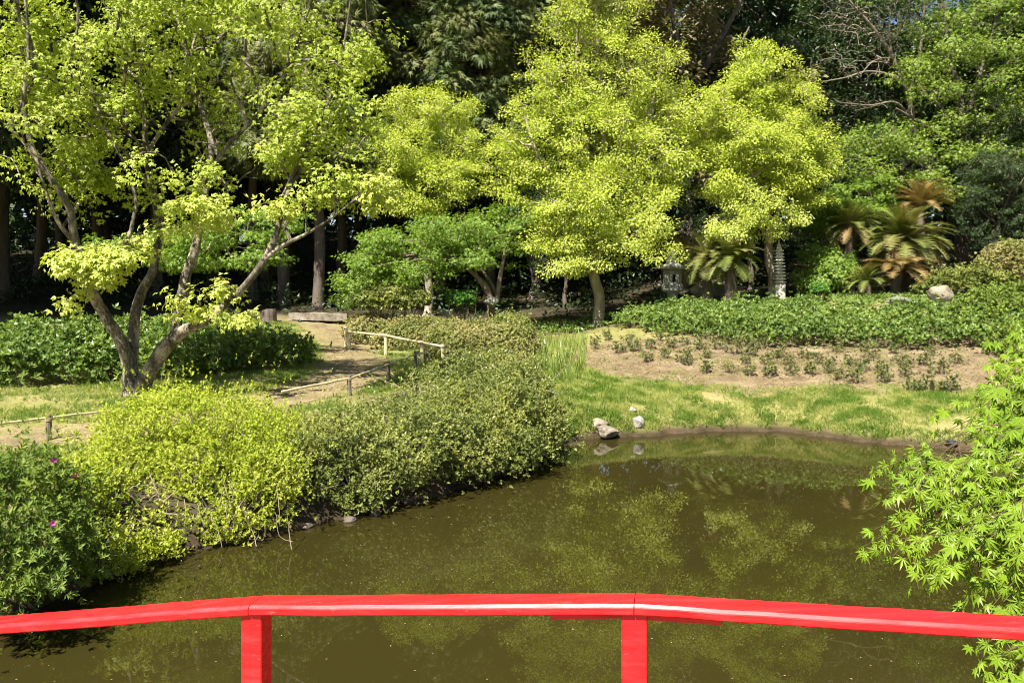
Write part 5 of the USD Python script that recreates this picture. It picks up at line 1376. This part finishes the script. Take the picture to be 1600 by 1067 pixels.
def hull_chain(js):
    out = None
    for (a_, ra), (b__, rb_) in zip(js[:-1], js[1:]):
        h = m3.Manifold.hull_points(np.vstack([ball(a_, ra), ball(b__, rb_)]))
        out = h if out is None else out + h
    return out


o = bc
J = lambda x, y, z: np.array([o[0] + x, o[1] + y, o[2] + z])
body = hull_chain([(J(-.105, 0, .045), .024), (J(-.085, 0, .035), .027), (J(-.05, 0, .008), .036), (J(.0, 0, -.006), .040), (J(.05, 0, -.010), .024), (J(.09, 0, -.012), .012)])
mm = body.refine_to_length(.012).to_mesh()
bm = trimesh.Trimesh(mm.vert_properties[:, :3], mm.tri_verts)
trimesh.smoothing.filter_taubin(bm, iterations=8)
part(bird, 'body', tri(bm), 'bird_feather', smooth=True)
for sg in (-1, 1):
    part(bird, 'wing', leaves(OVAL, J(-.045, sg * .036, .022)[None], np.array([[1, .0, -.17]]), np.array([[0, sg * 1.0, .25]]), np.array([.15])), 'bird_feather')
    part(bird, 'leg', tube([J(-.005, sg * .014, -.035), J(-.002, sg * .014, -.06), J(-.006, sg * .014, -.085)], [.004, .003, .003], 6), 'beak_horn')
part(bird, 'tail', join([leaves(NARROW, J(.07, k_ * .006, -.008)[None], np.array([[1, k_ * .06, -.03]]), np.array([[0, .1 * k_, 1.0]]), np.array([.13])) for k_ in (-1.5, -.5, .5, 1.5)]), 'bird_feather')
part(bird, 'beak', tube([J(-.124, 0, .045), J(-.145, 0, .041), J(-.156, 0, .038)], [.009, .005, .001], 7), 'beak_horn')

# ------------------------------------------------------------------ garden maple leaning in from the right, close to the camera
r_ = np.random.default_rng(800)
mt = thing('spray_maple', 'bright garden maple spray with pointed star leaves hanging in at right', 'tree', (3.7, 2.9, float(H(3.7, 2.9))))
mbase = np.array([3.7, 2.9, float(H(3.7, 2.9))])
mL = [np.c_[np.array([mbase - [0, 0, .3], mbase + [0, 0, .02], mbase + [-.05, 0, .6], mbase + [-.2, .05, 1.3], mbase + [-.35, .1, 2.2], mbase + [-.3, .1, 3.2]]), [.16, .12, .095, .085, .06, .03]],
      np.c_[np.array([mbase + [-.2, .05, 1.25], mbase + [-.7, .0, 1.75], mbase + [-1.25, -.1, 2.0], mbase + [-1.6, -.15, 1.95]]), [.05, .04, .025, .012]],
      np.c_[np.array([mbase + [-.1, .03, .9], mbase + [-.6, .05, 1.25], mbase + [-1.1, .0, 1.35], mbase + [-1.5, -.1, 1.2]]), [.045, .035, .022, .01]],
      np.c_[np.array([mbase + [-.05, .03, .55], mbase + [-.5, -.1, .8], mbase + [-1.0, -.2, .8], mbase + [-1.4, -.25, .6]]), [.04, .03, .02, .008]]]
# tips read from the photo: px, py, depth
TIPS = [(1370, 742, 2.9), (1402, 764, 2.75), (1364, 868, 2.7), (1398, 848, 2.6), (1434, 905, 2.65), (1462, 885, 2.5), (1492, 905, 2.6), (1445, 800, 2.7), (1480, 838, 2.5), (1430, 752, 3.0), (1485, 765, 2.8), (1525, 785, 2.6), (1562, 842, 2.5), (1592, 900, 2.4), (1542, 888, 2.5),
        (1545, 735, 3.0), (1512, 655, 3.3), (1555, 690, 3.0), (1590, 740, 2.8), (1540, 615, 3.3), (1518, 600, 3.5), (1572, 565, 3.4), (1600, 620, 3.1), (1612, 525, 3.4), (1562, 535, 3.6), (1508, 960, 2.45), (1536, 940, 2.4), (1574, 970, 2.3), (1526, 1010, 2.4),
        (1505, 1045, 2.35), (1548, 1050, 2.3), (1592, 1030, 2.2), (1605, 780, 2.6), (1610, 680, 2.9), (1385, 800, 2.75), (1605, 990, 2.3), (1455, 850, 2.6), (1415, 800, 2.7), (1560, 645, 3.2)]
allp, alla, alln, alls, tw = [], [], [], [], []
for (px, py, d) in TIPS:
    tip = P(px + 32, py, d)
    L = r_.uniform(.55, .95)
    start = tip + np.array([L * .86, r_.uniform(.02, .30), L * r_.uniform(.18, .42)])
    mid = (tip + start) / 2 + np.array([0, 0, .09]) + r_.normal(size=3) * .03
    q = resample([start, mid, tip], .032)
    tw.append((q, np.linspace(.0028, .0010, len(q))))
    tang = unit(np.gradient(q, axis=0))
    subs = [(q, tang)]
    for j in range(3, len(q) - 3, 3):                      # side shoots
        sd_ = unit(np.cross(tang[j], [0, 0, 1.0])) * (1 if (j // 4) % 2 else -1)
        ln = r_.uniform(.12, .26)
        e = q[j] + (tang[j] * .8 + sd_ * .65 + np.array([0, 0, -.2])) * ln
        q2 = resample([q[j], (q[j] + e) / 2 + [0, 0, .015], e], .04)
        tw.append((q2, np.linspace(.0018, .0009, len(q2))))
        subs.append((q2, unit(np.gradient(q2, axis=0))))
    for q_, t_ in subs:
        for j in range(1, len(q_), 2 if len(q_) > 8 else 1):
            for sg in (-1, 1):
                sd_ = unit(np.cross(t_[j], [0, 0, 1.0])) * sg
                ax_ = t_[j] * .75 + sd_ * r_.uniform(.2, .9) + np.array([0, 0, -.75]) + r_.normal(size=3) * .25
                allp.append(q_[j] + sd_ * .012 + r_.normal(size=3) * .008); alla.append(ax_)
                alln.append(np.array([-.3, -.45, .75]) + r_.normal(size=3) * .45); alls.append(r_.uniform(.024, .050))
allp, alla, alln, alls = map(np.array, (allp, alla, alln, alls))
lx, ly = CX + allp[:, 0] / allp[:, 1] * F, HY + (EYE - allp[:, 2]) / allp[:, 1] * F
ok = (allp[:, 1] > 1.95) & (np.hypot((lx - 1492) / 36, (ly - 690) / 26) > 1)          # an open gap in the spray
split_leaves(mt, [PALM, PALM_B, PALM_C], allp[ok], alla[ok], alln[ok], alls[ok], 'spray_maple_leaf', 300, rest_tm=STAR)
part(mt, 'trunk', join([limb_mesh(L, 10, .08, .08, seed=820 + i) for i, L in enumerate(mL)]), 'grey_bark', smooth=True)
ends = [tube(resample([mL[1 + i % 3][2, :3], (mL[1 + i % 3][2, :3] + q[0]) / 2 + [0, 0, .05], q[0]], .1), .007, 5) for i, (q, _) in enumerate(tw) if len(q) > 14]
part(mt, 'twigs', join([tube(q, r__, 4) for q, r__ in tw] + ends), 'young_twig', kind='stuff')
C, O = sample_blobs(r_, [((3.9, 3.0, 3.6), (1.3, 1.1, .7)), ((3.6, 3.6, 2.6), (1.0, .9, .6)), ((4.4, 2.4, 2.6), (1.0, .9, .7))], 160, .3, 1.3, .35, 800)
part(mt, 'crown', crown(r_, C, O, 22, .26, .4, PALM_SMALL, (.05, .08), .5, .9, .3), 'spray_maple_leaf', kind='stuff')
